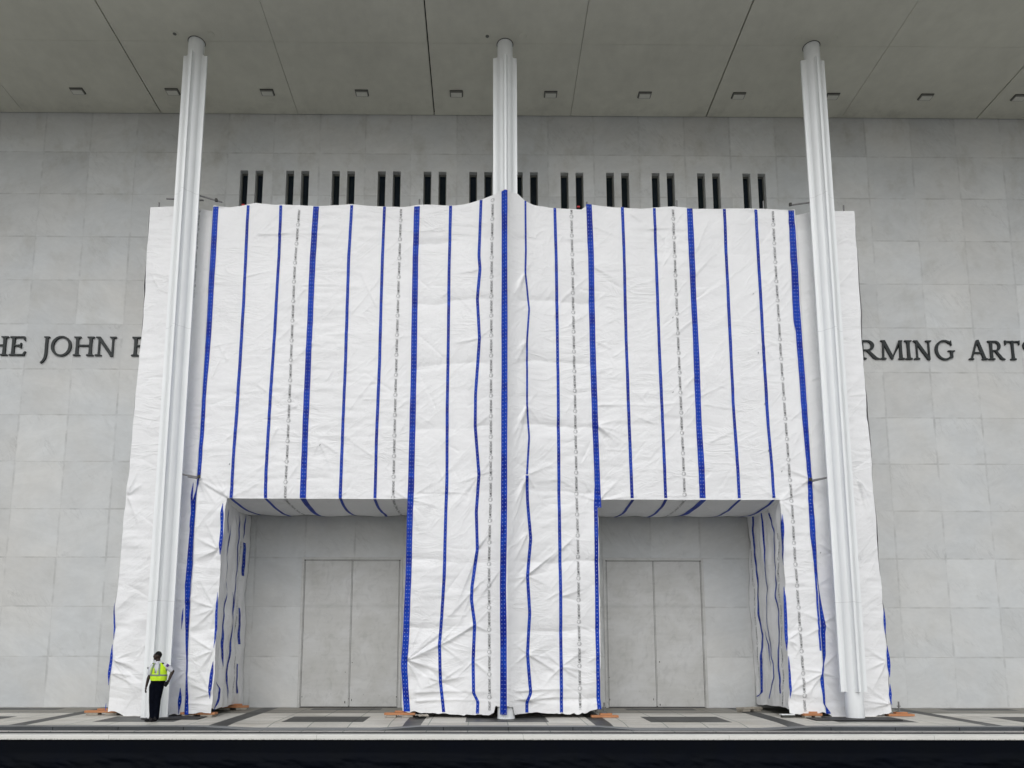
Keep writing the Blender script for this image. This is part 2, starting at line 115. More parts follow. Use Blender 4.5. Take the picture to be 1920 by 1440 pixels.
def np_mesh(name, verts, faces4, uvs=None, smooth=True, midx=None, tris=None):
    """verts (n,3), faces4 (m,4) ints, tris (k,3)"""
    me = bpy.data.meshes.new(name)
    verts = np.asarray(verts, dtype=np.float32)
    f4 = np.asarray(faces4, dtype=np.int32).reshape(-1, 4)
    f3 = np.asarray(tris, dtype=np.int32).reshape(-1, 3) if tris is not None else np.zeros((0, 3), np.int32)
    me.vertices.add(len(verts)); me.vertices.foreach_set('co', verts.ravel())
    loops = np.concatenate([f4.ravel(), f3.ravel()])
    me.loops.add(len(loops)); me.loops.foreach_set('vertex_index', loops)
    n = len(f4)+len(f3)
    me.polygons.add(n)
    tot = np.concatenate([np.full(len(f4), 4), np.full(len(f3), 3)]).astype(np.int32)
    st = np.concatenate([[0], np.cumsum(tot)[:-1]]).astype(np.int32)
    me.polygons.foreach_set('loop_start', st)
    me.polygons.foreach_set('loop_total', tot)
    if midx is not None: me.polygons.foreach_set('material_index', np.asarray(midx, dtype=np.int32))
    me.update(calc_edges=True)
    if smooth: me.polygons.foreach_set('use_smooth', np.ones(n, bool))
    if uvs is not None:
        l = me.uv_layers.new(name='UVMap')
        l.data.foreach_set('uv', np.asarray(uvs, dtype=np.float32)[loops].ravel())
    me.validate()
    return me

def grid_faces(nu, nv, off=0):
    """verts laid out index = i*nv + j"""
    i, j = np.meshgrid(np.arange(nu-1), np.arange(nv-1), indexing='ij')
    a = i*nv+j+off
    return np.stack([a, a+nv, a+nv+1, a+1], -1).reshape(-1, 4)

class MB:
    """collects shapes into one mesh"""
    def __init__(s): s.bm = bmesh.new()
    def box(s, c, d, bev=0, rot=None, mi=0):
        b = bmesh.new()
        bmesh.ops.create_cube(b, size=1)
        for v in b.verts: v.co = Vector((v.co.x*d[0], v.co.y*d[1], v.co.z*d[2]))
        if bev: bmesh.ops.bevel(b, geom=b.edges[:], offset=bev, segments=2, affect='EDGES', profile=.6)
        mt = Matrix.Translation(Vector(c))
        if rot is not None: mt = mt @ rot
        b.transform(mt)
        for f in b.faces: f.material_index = mi
        s._add(b); return s
    def _add(s, b):
        me = bpy.data.meshes.new('tmp'); b.to_mesh(me); b.free(); s.bm.from_mesh(me); bpy.data.meshes.remove(me)
    def tube(s, p0, p1, r0, r1=None, n=16, cap=True):
        p0, p1 = Vector(p0), Vector(p1); r1 = r0 if r1 is None else r1
        d = p1-p0; b = bmesh.new()
        bmesh.ops.create_cone(b, cap_ends=cap, segments=n, radius1=r0, radius2=r1, depth=d.length)
        b.transform(Matrix.Translation((p0+p1)/2) @ d.to_track_quat('Z', 'Y').to_matrix().to_4x4())
        for f in b.faces: f.smooth = len(f.verts) == 4
        for e in b.edges:
            if any(len(f.verts) != 4 for f in e.link_faces): e.smooth = False
        s._add(b); return s
    def prism(s, pts, z0, z1, smooth=False):
        """pts in XY, extruded in Z"""
        b = bmesh.new()
        vs = [b.verts.new((x, y, z0)) for x, y in pts]
        f = b.faces.new(vs)
        r = bmesh.ops.extrude_face_region(b, geom=[f])
        for v in [g for g in r['geom'] if isinstance(g, bmesh.types.BMVert)]: v.co.z = z1
        bmesh.ops.recalc_face_normals(b, faces=b.faces[:])
        s._add(b); return s
    def ball(s, c, r, sub=2):
        b = bmesh.new(); bmesh.ops.create_icosphere(b, subdivisions=sub, radius=1)
        for v in b.verts: v.co = Vector((v.co.x*r[0], v.co.y*r[1], v.co.z*r[2]))+Vector(c)
        for f in b.faces: f.smooth = True
        s._add(b); return s
    def mesh(s, name):
        me = bpy.data.meshes.new(name); s.bm.to_mesh(me); s.bm.free(); return me
    def build(s, name, mats, parent=None, loc=None):
        return link(name, s.mesh(name), mats, parent, loc)

# ------------------------------------------------------------------ node materials
class NT:
    def __init__(s, name):
        s.m = bpy.data.materials.new(name); s.m.use_nodes = True
        s.t = s.m.node_tree; s.n = s.t.nodes; s.b = s.n['Principled BSDF']
    def N(s, typ, **kw):
        n = s.n.new(typ)
        for k, v in kw.items(): setattr(n, k, v)
        return n
    def L(s, a, b): s.t.links.new(a, b)
    def setin(s, n, i, v):
        if hasattr(v, 'is_linked') or hasattr(v, 'links'): s.L(v, n.inputs[i])
        else: n.inputs[i].default_value = v
    def math(s, op, a, b=0.0, c=None):
        n = s.N('ShaderNodeMath', operation=op)
        s.setin(n, 0, a); s.setin(n, 1, b)
        if c is not None: s.setin(n, 2, c)
        return n.outputs[0]
    def pos(s):
        g = s.N('ShaderNodeNewGeometry'); sp = s.N('ShaderNodeSeparateXYZ'); s.L(g.outputs['Position'], sp.inputs[0])
        return g.outputs['Position'], sp.outputs
    def vec(s, x, y, z):
        c = s.N('ShaderNodeCombineXYZ')
        for i, v in enumerate((x, y, z)): s.setin(c, i, v)
        return c.outputs[0]
    def noise(s, vec, scale, detail=4, rough=.55, dist=0):
        n = s.N('ShaderNodeTexNoise'); s.L(vec, n.inputs['Vector'])
        n.inputs['Scale'].default_value = scale; n.inputs['Detail'].default_value = detail
        n.inputs['Roughness'].default_value = rough; n.inputs['Distortion'].default_value = dist
        return n.outputs['Fac']
    def wn(s, vec):
        n = s.N('ShaderNodeTexWhiteNoise', noise_dimensions='3D'); s.L(vec, n.inputs['Vector']); return n.outputs['Value']
    def maprange(s, v, a, b, c, d):
        n = s.N('ShaderNodeMapRange'); s.setin(n, 0, v)
        for i, x in enumerate((a, b, c, d)): n.inputs[i+1].default_value = x
        return n.outputs[0]
    def ramp(s, v, stops):
        n = s.N('ShaderNodeValToRGB'); s.L(v, n.inputs[0]); e = n.color_ramp.elements
        while len(e) < len(stops): e.new(.5)
        for k, (p, c) in enumerate(stops): e[k].position = p; e[k].color = tuple(c)+(1,)
        return n.outputs[0]
    def mix(s, f, a, b, mode='MIX'):
        n = s.N('ShaderNodeMix', data_type='RGBA', blend_type=mode)
        s.setin(n, 0, f)
        for i, v in ((6, a), (7, b)):
            if isinstance(v, (tuple, list)): n.inputs[i].default_value = tuple(v)+(1,)
            else: s.L(v, n.inputs[i])
        return n.outputs[2]
    def scalecol(s, c, f):
        n = s.N('ShaderNodeVectorMath', operation='SCALE')
        if isinstance(c, (tuple, list)): n.inputs[0].default_value = c
        else: s.L(c, n.inputs[0])
        s.setin(n, 3, f); return n.outputs[0]
    def bump(s, h, st=.3, dist=.01):
        n = s.N('ShaderNodeBump'); s.L(h, n.inputs['Height'])
        n.inputs['Strength'].default_value = st; n.inputs['Distance'].default_value = dist
        s.L(n.outputs[0], s.b.inputs['Normal'])
    def fin(s, color, rough=.6, spec=.4, metal=0):
        s.setin(s.b, 'Base Color', tuple(color)+(1,) if isinstance(color, (tuple, list)) else color)
        s.setin(s.b, 'Roughness', rough)
        s.b.inputs['Specular IOR Level'].default_value = spec
        s.b.inputs['Metallic'].default_value = metal
        return s.m

def plain(name, c, rough=.6, spec=.4, metal=0, var=.12, scale=6):
    t = NT(name); p, _ = t.pos()
    f = t.maprange(t.noise(p, scale, 5), .3, .7, 1-var, 1+var)
    return t.fin(t.scalecol(c, f), rough, spec, metal)

def joint(t, v, period, half):
    """1 at a joint line, 0 elsewhere"""
    fr = t.math('FRACT', t.math('DIVIDE', v, period))
    d = t.math('MULTIPLY', t.math('MINIMUM', fr, t.math('SUBTRACT', 1.0, fr)), period)
    return t.math('LESS_THAN', d, half)

ROW, COLW = 1.568, 1.583
def marble():
    t = NT('white_marble'); p, (x, y, z) = t.pos()
    cx = t.math('FLOOR', t.math('DIVIDE', x, COLW)); cz = t.math('FLOOR', t.math('DIVIDE', z, ROW))
    r1 = t.wn(t.vec(cx, 3.0, cz)); r2 = t.wn(t.vec(cx, 9.0, cz))
    # grain turned a little differently on every panel
    pv = t.vec(t.math('ADD', t.math('MULTIPLY', x, .55), t.math('MULTIPLY', r1, 40.0)), r2,
               t.math('ADD', z, t.math('MULTIPLY', x, t.math('SUBTRACT', r2, .5))))
    cloud = t.noise(pv, 1.1, 6, .6, 1.2); fine = t.noise(pv, 9, 5, .6, .3)
    vein = t.noise(t.vec(t.math('ADD', t.math('MULTIPLY', x, 1.5), t.math('ADD', z, t.math('MULTIPLY', r1, 40.0))), r2, t.math('MULTIPLY', t.math('SUBTRACT', z, x), .35)), 1.9, 6, .6, .5)
    vn = t.maprange(t.math('ABSOLUTE', t.math('SUBTRACT', vein, .5)), 0, .028, 1, 0)
    vmask = t.maprange(t.noise(pv, .9, 3), .5, .68, 0, 1)
    v = t.maprange(r1, 0, 1, .93, 1.05)
    v = t.math('MULTIPLY', v, t.maprange(cloud, .3, .7, .93, 1.05))
    v = t.math('MULTIPLY', v, t.maprange(fine, .3, .7, .965, 1.03))
    v = t.math('SUBTRACT', v, t.math('MULTIPLY', t.math('MULTIPLY', vn, vmask), .13))
    # weather streaks, more of them high on the wall
    st = t.noise(t.vec(t.math('MULTIPLY', x, .8), 0.0, t.math('MULTIPLY', z, .55)), 1.5, 7, .66)
    up = t.maprange(z, 10, 19, .25, 1)
    stf = t.math('MULTIPLY', t.maprange(st, .52, .75, 0, 1), up)
    v = t.math('MULTIPLY', v, t.math('SUBTRACT', 1.0, t.math('MULTIPLY', stf, .15)))
    big = t.noise(p, .35, 4)
    c = t.mix(t.maprange(big, .35, .7, 0, 1), (.565, .585, .59), (.585, .585, .565))
    c = t.mix(t.math('MULTIPLY', stf, .5), c, (.50, .49, .43))
    jw = t.noise(p, 1.4, 2)
    jx = joint(t, x, COLW, .006); jz = joint(t, z, ROW, .007)
    vis = t.math('MULTIPLY', jx, t.maprange(t.noise(p, .9, 3), .42, .68, .12, 1.0))
    j = t.math('MAXIMUM', vis, jz)
    soft = t.math('MAXIMUM', joint(t, x, COLW, .035), joint(t, z, ROW, .03))
    dirt = t.math('MULTIPLY', soft, t.maprange(t.noise(p, 1.7, 4), .45, .75, 0, .28))
    v = t.math('MULTIPLY', v, t.math('SUBTRACT', 1.0, dirt))
    c = t.scalecol(c, v)
    c = t.mix(t.math('MULTIPLY', j, t.maprange(jw, .38, .68, .05, .60)), c, (.27, .265, .24))
    t.bump(t.math('ADD', t.math('MULTIPLY', fine, .35), t.math('MULTIPLY', j, -1.0)), .25, .006)
    return t.fin(c, .55, .35)

def concrete_panel():
    t = NT('soffit_plaster'); p, (x, y, z) = t.pos()
    a = t.noise(p, .25, 4); b = t.noise(p, 2.2, 6, .6); c = t.noise(t.vec(x, t.math('MULTIPLY', y, .3), z), 5, 4)
    v = t.math('MULTIPLY', t.maprange(a, .3, .7, .93, 1.05), t.maprange(b, .3, .7, .95, 1.04))
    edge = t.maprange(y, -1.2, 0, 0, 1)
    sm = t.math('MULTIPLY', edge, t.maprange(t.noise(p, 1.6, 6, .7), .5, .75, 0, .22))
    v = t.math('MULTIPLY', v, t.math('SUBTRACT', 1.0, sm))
    v = t.math('MULTIPLY', v, t.maprange(c, .3, .7, .985, 1.015))
    return t.fin(t.scalecol((.645, .64, .56), v), .85, .2)

def tarp():
    t = NT('white_woven_sheeting'); p, (x, y, z) = t.pos()
    a = t.noise(p, .8, 4); b = t.noise(p, 9, 6, .65); w = t.noise(p, 60, 2)
    v = t.math('MULTIPLY', t.maprange(a, .3, .7, .975, 1.02), t.maprange(b, .3, .7, .985, 1.012))
    # scuffs and handling dirt near the hem
    low = t.maprange(z, 0, 1.1, 1, 0)
    d = t.math('MULTIPLY', low, t.maprange(t.noise(p, 3.1, 6, .7), .52, .78, 0, .30))
    c = t.mix(d, (.83, .835, .84), (.42, .38, .31))
    def ridge(vec, s, d):
        n = t.noise(vec, s, 5, .55, d)
        r = t.math('SUBTRACT', 1.0, t.math('MULTIPLY', t.math('ABSOLUTE', t.math('SUBTRACT', n, .5)), 7.0))
        return t.math('POWER', t.math('MAXIMUM', r, 0.0), 2.0)
    r1 = ridge(t.vec(t.math('MULTIPLY', x, .8), y, t.math('MULTIPLY', z, 2.2)), .9, 1.0)
    r2 = ridge(t.vec(t.math('ADD', x, t.math('MULTIPLY', z, -.8)), y, t.math('MULTIPLY', z, .5)), 1.0, .6)
    m1 = t.maprange(t.noise(p, .5, 2), .42, .62, 0, 1)
    soft = t.noise(t.vec(x, y, t.math('MULTIPLY', z, 1.8)), 2.2, 4, .5)
    h = t.math('ADD', t.math('ADD', t.math('MULTIPLY', r1, m1), t.math('MULTIPLY', r2, t.math('SUBTRACT', 1.0, m1))), t.math('ADD', t.math('MULTIPLY', soft, 1.6), t.math('MULTIPLY', w, .02)))
    t.bump(h, .38, .03)
    return t.fin(t.scalecol(c, v), .42, .45)

def tape_mat(name, cols):
    t = NT(name); uv = t.N('ShaderNodeUVMap'); sp = t.N('ShaderNodeSeparateXYZ'); t.L(uv.outputs[0], sp.inputs[0])
    u, v = sp.outputs[0], sp.outputs[1]; p, _ = t.pos()
    fy = t.math('SUBTRACT', t.math('FRACT', t.math('DIVIDE', v, .108)), .5)
    dy = t.math('MULTIPLY', fy, .108)
    dot = None
    for c0, width in cols:
        dx = t.math('MULTIPLY', t.math('SUBTRACT', u, c0), width)
        r = t.math('SQRT', t.math('ADD', t.math('MULTIPLY', dx, dx), t.math('MULTIPLY', dy, dy)))
        q = t.math('LESS_THAN', r, .0090)
        dot = q if dot is None else t.math('MAXIMUM', dot, q)
    cl = t.maprange(t.noise(p, 1.9, 5, .65), .46, .60, 0, 1); cm = t.maprange(t.noise(p, 14, 3), .3, .7, .82, 1.15)
    c = t.mix(cl, (.007, .050, .42), (.004, .020, .27))
    c = t.scalecol(c, cm)
    c = t.mix(t.math('MULTIPLY', dot, .75), c, (.62, .70, .85))
    t.bump(t.noise(p, 22, 5, .6), .35, .01)
    return t.fin(c, .5, .15)

def ground_mat(name, c, rough=.5, jx=.0, jy=.0, var=.10, warm=(.9, .86, .8)):
    t = NT(name); p, (x, y, z) = t.pos()
    a = t.noise(p, .7, 5, .6); b = t.noise(p, 11, 5, .6); s = t.noise(p, 60, 2)
    v = t.math('MULTIPLY', t.maprange(a, .3, .7, 1-var, 1+var), t.maprange(b, .3, .7, 1-var*.6, 1+var*.6))
    v = t.math('MULTIPLY', v, t.maprange(s, .3, .7, .93, 1.07))
    cc = t.scalecol(c, v)
    st = t.maprange(t.noise(p, .9, 6, .7), .52, .72, 0, .55)
    cc = t.mix(st, cc, (c[0]*warm[0], c[1]*warm[1], c[2]*warm[2]))
    wet = t.maprange(t.noise(t.vec(t.math('MULTIPLY', x, .35), y, z), 1.3, 5, .65), .50, .66, 0, .42)
    cc = t.mix(wet, cc, (c[0]*.50, c[1]*.47, c[2]*.42))
    if jx:
        tw = t.wn(t.vec(t.math('FLOOR', t.math('DIVIDE', x, jx)), 0.0, t.math('FLOOR', t.math('DIVIDE', y, jy))))
        cc = t.scalecol(cc, t.maprange(tw, 0, 1, .93, 1.06))
        j = t.math('MAXIMUM', joint(t, x, jx, .013), joint(t, y, jy, .011))
        cc = t.mix(t.math('MULTIPLY', j, .8), cc, (c[0]*.28, c[1]*.35, c[2]*.33))
    t.bump(b, .2, .01)
    return t.fin(cc, t.maprange(a, .3, .7, rough-.12, rough+.12), .28)

M_ = dict(
    marble=marble(), soffit=concrete_panel(), tarp=tarp(),
    tape=tape_mat('blue_dotted_tape', ((.27, .16), (.73, .16))),
    tape1=tape_mat('narrow_blue_dotted_tape', ((.5, .08),)),
    ink=plain('black_print', (.05, .052, .056), .6),
    dark=plain('dark_void', (.012, .012, .013), .9, .1),
    glass=None,
    light_tile=ground_mat('pale_paver', (.59, .57, .52), .5, .998, .62, .10),
    dark_tile=ground_mat('charcoal_paver', (.068, .069, .066), .5, .998, .70, .16),
    mid_tile=ground_mat('grey_brown_paver', (.23, .22, .19), .5, .998, .81, .13),
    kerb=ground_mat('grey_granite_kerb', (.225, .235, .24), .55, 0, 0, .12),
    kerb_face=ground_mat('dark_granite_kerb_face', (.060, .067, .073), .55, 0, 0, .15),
    gutter=ground_mat('pale_gutter_stone', (.42, .41, .39), .6, .998, .5, .15),
    pave=ground_mat('pale_bounce_pavement', (.27, .27, .26), .7, 0, 0, .1),
    asphalt=ground_mat('dark_asphalt', (.045, .045, .046), .7, 0, 0, .2),
    coping=None,
    paint=None,
    bronze=plain('dark_bronze_letters', (.022, .027, .027), .45, .35, .2, .25, 14),
    frame=plain('bronze_window_frame', (.13, .135, .12), .5, .5, .2, .15, 8),
    galv=plain('galvanised_tube', (.20, .20, .20), .45, .5, .6, .2, 20),
    red=plain('red_plastic', (.45, .03, .03), .5, .3), wood=None, boardbase=plain('weathered_board', (.36, .33, .28), .8, .2, 0, .2, 9),
    light_body=plain('fixture_body', (.22, .22, .20), .5, .4, 0, .08, 9),
    lens=plain('fixture_lens', (.64, .64, .58), .3, .5, 0, .05, 9),
    rim=plain('fixture_rim', (.05, .05, .045), .6, .3),
)
def mk_glass():
    t = NT('dark_window_glass'); p, _ = t.pos()
    v = t.noise(p, .8, 3)
    return t.fin(t.ramp(v, [(.3, (.006, .012, .014)), (.7, (.010, .016, .026))]), .15, .22)
M_['glass'] = mk_glass()
def mk_paint():
    t = NT('white_enamelled_steel'); p, (x, y, z) = t.pos()
    a = t.noise(p, .9, 4); b = t.noise(t.vec(t.math('MULTIPLY', x, 6.0), t.math('MULTIPLY', y, 6.0), t.math('MULTIPLY', z, .35)), 2.0, 5, .6)
    v = t.math('MULTIPLY', t.maprange(a, .3, .7, .975, 1.015), t.maprange(b, .35, .75, 1.01, .95))
    j = None
    for zz in (3.05, 10.98, 15.2):
        q = t.math('LESS_THAN', t.math('ABSOLUTE', t.math('SUBTRACT', z, zz)), .006)
        j = q if j is None else t.math('MAXIMUM', j, q)
    c = t.mix(t.math('MULTIPLY', j, .35), t.scalecol((.87, .895, .90), v), (.3, .3, .3))
    return t.fin(c, .38, .45)
M_['paint'] = mk_paint()
def mk_door():
    t = NT('grey_painted_door'); p, (x, y, z) = t.pos()
    a = t.noise(p, .8, 5, .6, .6); b = t.noise(t.vec(t.math('MULTIPLY', x, .5), y, t.math('MULTIPLY', z, 3.0)), 2.0, 6, .6)
    d = t.noise(t.vec(t.math('ADD', x, t.math('MULTIPLY', z, .6)), y, t.math('SUBTRACT', z, x)), 2.4, 6, .65, 1.5)
    v = t.math('MULTIPLY', t.maprange(a, .3, .7, .92, 1.06), t.maprange(b, .3, .7, .95, 1.04))
    v = t.math('MULTIPLY', v, t.maprange(d, .5, .72, 1, .86))
    v = t.math('MULTIPLY', v, t.maprange(t.math('ABSOLUTE', t.math('SUBTRACT', z, t.math('ADD', 3.14, t.math('MULTIPLY', b, .05)))), 0, .10, .90, 1))
    c = t.mix(t.maprange(a, .3, .7, 0, 1), (.415, .415, .395), (.45, .455, .45))
    ch = t.math('MULTIPLY', t.maprange(z, 0, .9, 1, 0), t.maprange(t.noise(p, 9, 4, .7), .66, .70, 0, 1))
    c = t.mix(t.math('MULTIPLY', ch, .7), t.scalecol(c, t.math('MULTIPLY', v, 1.13)), (.08, .08, .075))
    return t.fin(c, .45, .4)
M_['door'] = mk_door()
def mk_wood():
    t = NT('orange_timber'); p, (x, y, z) = t.pos()
    g = t.noise(t.vec(t.math('MULTIPLY', x, 1.5), t.math('MULTIPLY', y, 12.0), t.math('MULTIPLY', z, 25.0)), 2.5, 5, .6, .5)
    k = t.noise(p, 7, 4, .6)
    c = t.mix(t.maprange(g, .3, .7, 0, 1), (.44, .185, .085), (.55, .275, .14))
    c = t.mix(t.maprange(k, .5, .75, 0, .6), c, (.30, .13, .07))
    return t.fin(c, .75, .25)
M_['wood'] = mk_wood()
def mk_coping():
    t = NT('pale_concrete_coping'); p, (x, y, z) = t.pos()
    a = t.noise(p, 1.1, 5, .6); s = t.noise(p, 38, 3, .6)
    v = t.maprange(a, .3, .7, .93, 1.05)
    sp = t.math('MULTIPLY', t.maprange(z, .195, .235, 1, 0), t.maprange(s, .47, .60, 0, 1))
    c = t.mix(t.math('MULTIPLY', sp, .8), t.scalecol((.72, .715, .67), v), (.10, .11, .09))
    j = joint(t, x, 3.2, .004)
    c = t.mix(t.math('MULTIPLY', j, .5), c, (.2, .2, .18))
    t.bump(s, .3, .006)
    return t.fin(c, .8, .25)
M_['coping'] = mk_coping()
def mk_navy():
    t = NT('navy_plastic_sheet'); p, (x, y, z) = t.pos()
    a = t.noise(p, 1.5, 5, .6)
    c = t.mix(t.maprange(a, .35, .7, 0, 1), (.0022, .0034, .0070), (.0030, .0040, .0056))
    t.bump(t.noise(p, 16, 5, .6), .12, .01)
    return t.fin(c, .6, .05)
M_['navy'] = mk_navy()

# ------------------------------------------------------------------ ground
def gz(X, Y):
    X = np.abs(np.asarray(X, float)); Y = np.asarray(Y, float)
    z = .032*Y
    d = np.clip((X-2.2)/.95, 0, 1)*np.clip((7.5-X)/1.2, 0, 1)
    d = np.minimum(d*1.0, 1)
    tt = np.clip((-Y-4.15)/.95, 0, 1)
    return z - d*tt*.083

def lattice(breaks, step):
    out = []
    for a, b in zip(breaks[:-1], breaks[1:]):
        n = max(1, int(round((b-a)/step))); out += list(np.linspace(a, b, n+1)[:-1])
    return np.array(out+[breaks[-1]])

def build_plaza():
    xb = sorted(set([-48, 48] + [s*v for v in (1.08, 2.18, 2.63, 3.72, 5.83, 6.97, 7.43, 8.6, 10.68, 11.95, 12.38, 13.42, 15.6, 17.0, 17.45) for s in (-1, 1)]))
    yb = [-5.1, -4.78, -4.06, -2.68, -1.70, -1.60, -.80, -.25, 0.0]
    xs = lattice(xb, .25); ys = lattice(yb, .25)
    X, Y = np.meshgrid(xs, ys, indexing='ij')
    V = np.stack([X, Y, gz(X, Y)], -1).reshape(-1, 3)
    F = grid_faces(len(xs), len(ys))
    cx = np.abs((xs[:-1]+xs[1:])/2)[:, None]+0*ys[None, :-1]; cy = ((ys[:-1]+ys[1:])/2)[None, :]+0*cx
    mi = np.zeros_like(cx, int)                         # 0 light, 1 dark, 2 mid, 3 kerb
    mi[cy > -1.60] = 2
    mi[(cy < -1.60) & (cy > -1.70)] = 1
    for a, b in ((2.18, 2.63), (6.97, 7.43), (11.95, 12.38), (17.0, 17.45)): mi[(cx > a) & (cx < b)] = 1
    rect = (cy < -2.68) & (cy > -4.06)
    back = (cy < -.25) & (cy > -.80)
    for a, b in ((-1, 1.08), (3.72, 5.83), (8.6, 10.68), (13.42, 15.6)):
        mi[(cx > a) & (cx < b) & rect] = 1
    for a, b in ((3.72, 5.83), (13.42, 15.6)): mi[(cx > a) & (cx < b) & back] = 1
    mi[(cy < -4.78)] = 3
    me = np_mesh('plaza_paving', V, F, smooth=False, midx=mi.ravel())
    o = link('plaza_paving', me, [M_['light_tile'], M_['dark_tile'], M_['mid_tile'], M_['kerb']])
    tag(o, kind='structure')
    # kerb face, stones with open joints
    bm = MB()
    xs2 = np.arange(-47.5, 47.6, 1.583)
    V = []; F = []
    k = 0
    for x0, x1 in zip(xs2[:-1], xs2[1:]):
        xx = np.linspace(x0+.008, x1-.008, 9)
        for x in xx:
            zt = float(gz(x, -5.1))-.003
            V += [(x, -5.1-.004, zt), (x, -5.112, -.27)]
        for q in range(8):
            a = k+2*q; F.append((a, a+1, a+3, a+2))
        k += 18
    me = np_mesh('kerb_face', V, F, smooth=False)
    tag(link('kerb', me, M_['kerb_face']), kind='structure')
    tag(MB().box((0, -5.26, -.310), (96, .28, .12), .006).build('gutter', M_['gutter']), kind='structure')
    me = np_mesh('road', [(-120, -12.1, -.262), (120, -12.1, -.262), (120, -5.39, -.262), (-120, -5.39, -.262)], [(0, 1, 2, 3)], smooth=False)
    tag(link('road', me, M_['asphalt']), kind='structure')
    me = np_mesh('unseen_pavement', [(-160, -220, -.262), (160, -220, -.262), (160, -12.1, -.262), (-160, -12.1, -.262)], [(0, 1, 2, 3)], smooth=False)
    tag(link('unseen_pavement', me, M_['pave']), kind='structure')  # unseen ground, kept pale to bounce light up to the soffit
build_plaza()

# ------------------------------------------------------------------ building
H_S = 20.29          # soffit height
BX = 48
building = empty('arts_building', (0, 0, 0), 'long white marble arts building with deep flat grey overhang on white steel columns', 'building')
WPX = [s*(k+.5)*1.576 + .035 for k in range(6) for s in (-1, 1)]
slits = sorted([c+d for c in WPX for d in (-.26, .26)])
def build_wall():
    # front face with 24 slit openings; reveals 0.30 deep
    w = .135; zt, zb = 18.16, 12.6
    xb = [-BX]
    for s in slits: xb += [s-w, s+w]
    xb.append(BX)
    V = []; F = []
    def quad(a, b, c, d): V.extend([a, b, c, d]); n = len(V); F.append((n-4, n-3, n-2, n-1))
    zt2 = H_S-.03
    quad((-BX, 0, -.3), (BX, 0, -.3), (BX, 0, zb), (-BX, 0, zb))
    quad((-BX, 0, zt), (BX, 0, zt), (BX, 0, zt2+3), (-BX, 0, zt2+3))
    for i in range(0, len(xb)-1, 2):
        quad((xb[i], 0, zb), (xb[i+1], 0, zb), (xb[i+1], 0, zt), (xb[i], 0, zt))
    D = .28
    for s in slits:
        a, b = s-w, s+w
        quad((a, 0, zb), (a, 0, zt), (a, D, zt), (a, D, zb))
        quad((b, 0, zt), (b, 0, zb), (b, D, zb), (b, D, zt))
        quad((a, 0, zt), (b, 0, zt), (b, D, zt), (a, D, zt))
        quad((b, 0, zb), (a, 0, zb), (a, D, zb), (b, D, zb))
    me = np_mesh('marble_wall', V, F, smooth=False)
    link('wall', me, M_['marble'], building)
    MB().box((0, .6, 10), (2*BX, .5, 26)).build('wall_core', M_['dark'], building)
    for s in slits:
        f = MB()
        f.box((s-w+.018, .20, (zt+zb)/2), (.036, .06, zt-zb-.004)); f.box((s+w-.018, .20, (zt+zb)/2), (.036, .06, zt-zb-.004))
        f.box((s, .203, zt-.03), (2*w-.076, .055, .06)); f.box((s, .203, zb+.03), (2*w-.076, .055, .06))
        fo = f.build('window', M_['frame'], building)
        MB().box((s, .225, (zt+zb)/2), (2*w-.08, .012, zt-zb-.12)).build('pane', M_['glass'], fo)
build_wall()

def build_doors():
    for sgn in (-1, 1):
        a, b = sorted((sgn*3.2, sgn*6.41)); top = 4.712
        root = MB()
        fw, pr = .075, .035
        root.box((a+fw/2, -pr/2, top/2), (fw, pr, top), .004); root.box((b-fw/2, -pr/2, top/2), (fw, pr, top), .004)
        root.box(((a+b)/2, -pr/2, top-fw/2), (b-a-2*fw-.004, pr, fw), .004)
        for q in (0, 1):   # raised inner bead
            x = a+fw+.018 if q == 0 else b-fw-.018
            root.box((x, -.012, top/2-.05), (.02, .024, top-.12))
        root.box(((a+b)/2, -.012, top-fw-.018), (b-a-2*fw-.08, .024, .02))
        d = root.build('door', M_['door'], building)
        mid = (a+b)/2; g = .022
        for x0, x1 in ((a+fw+.040, mid-.022), (mid+.022, b-fw-.040)):
            MB().box(((x0+x1)/2, -.010, (top-fw-.03)/2+.015), (x1-x0, .010, top-fw-.045-.03), .004).build('door_leaf', M_['door'], d)
        MB().box((mid, -.016, top/2-.03), (.026, .014, top-.18), .003).build('cover_strip', M_['door'], d)
        MB().box((mid, -.0025, top/2), (b-a-.06, .003, top-.06)).build('backing', M_['rim'], d)
        MB().box((mid, -.006, .012), (b-a-.1, .02, .018)).build('threshold', M_['dark'], d)
        # chips and small fittings near the foot of the leaves
        rr = random.Random(5+sgn)
        for k in range(6):
            x = rr.choice((a+.13, mid-.12, mid+.10, b-.13))+rr.uniform(-.03, .03); z = rr.choice((.12, .2, .3, .9, 1.4, 1.1))+rr.uniform(-.05, .05)
            MB().box((x, -.0215, z), (rr.uniform(.015, .03), .004, rr.uniform(.02, .07))).build('paint_chip', M_['rim'], d)
build_doors()

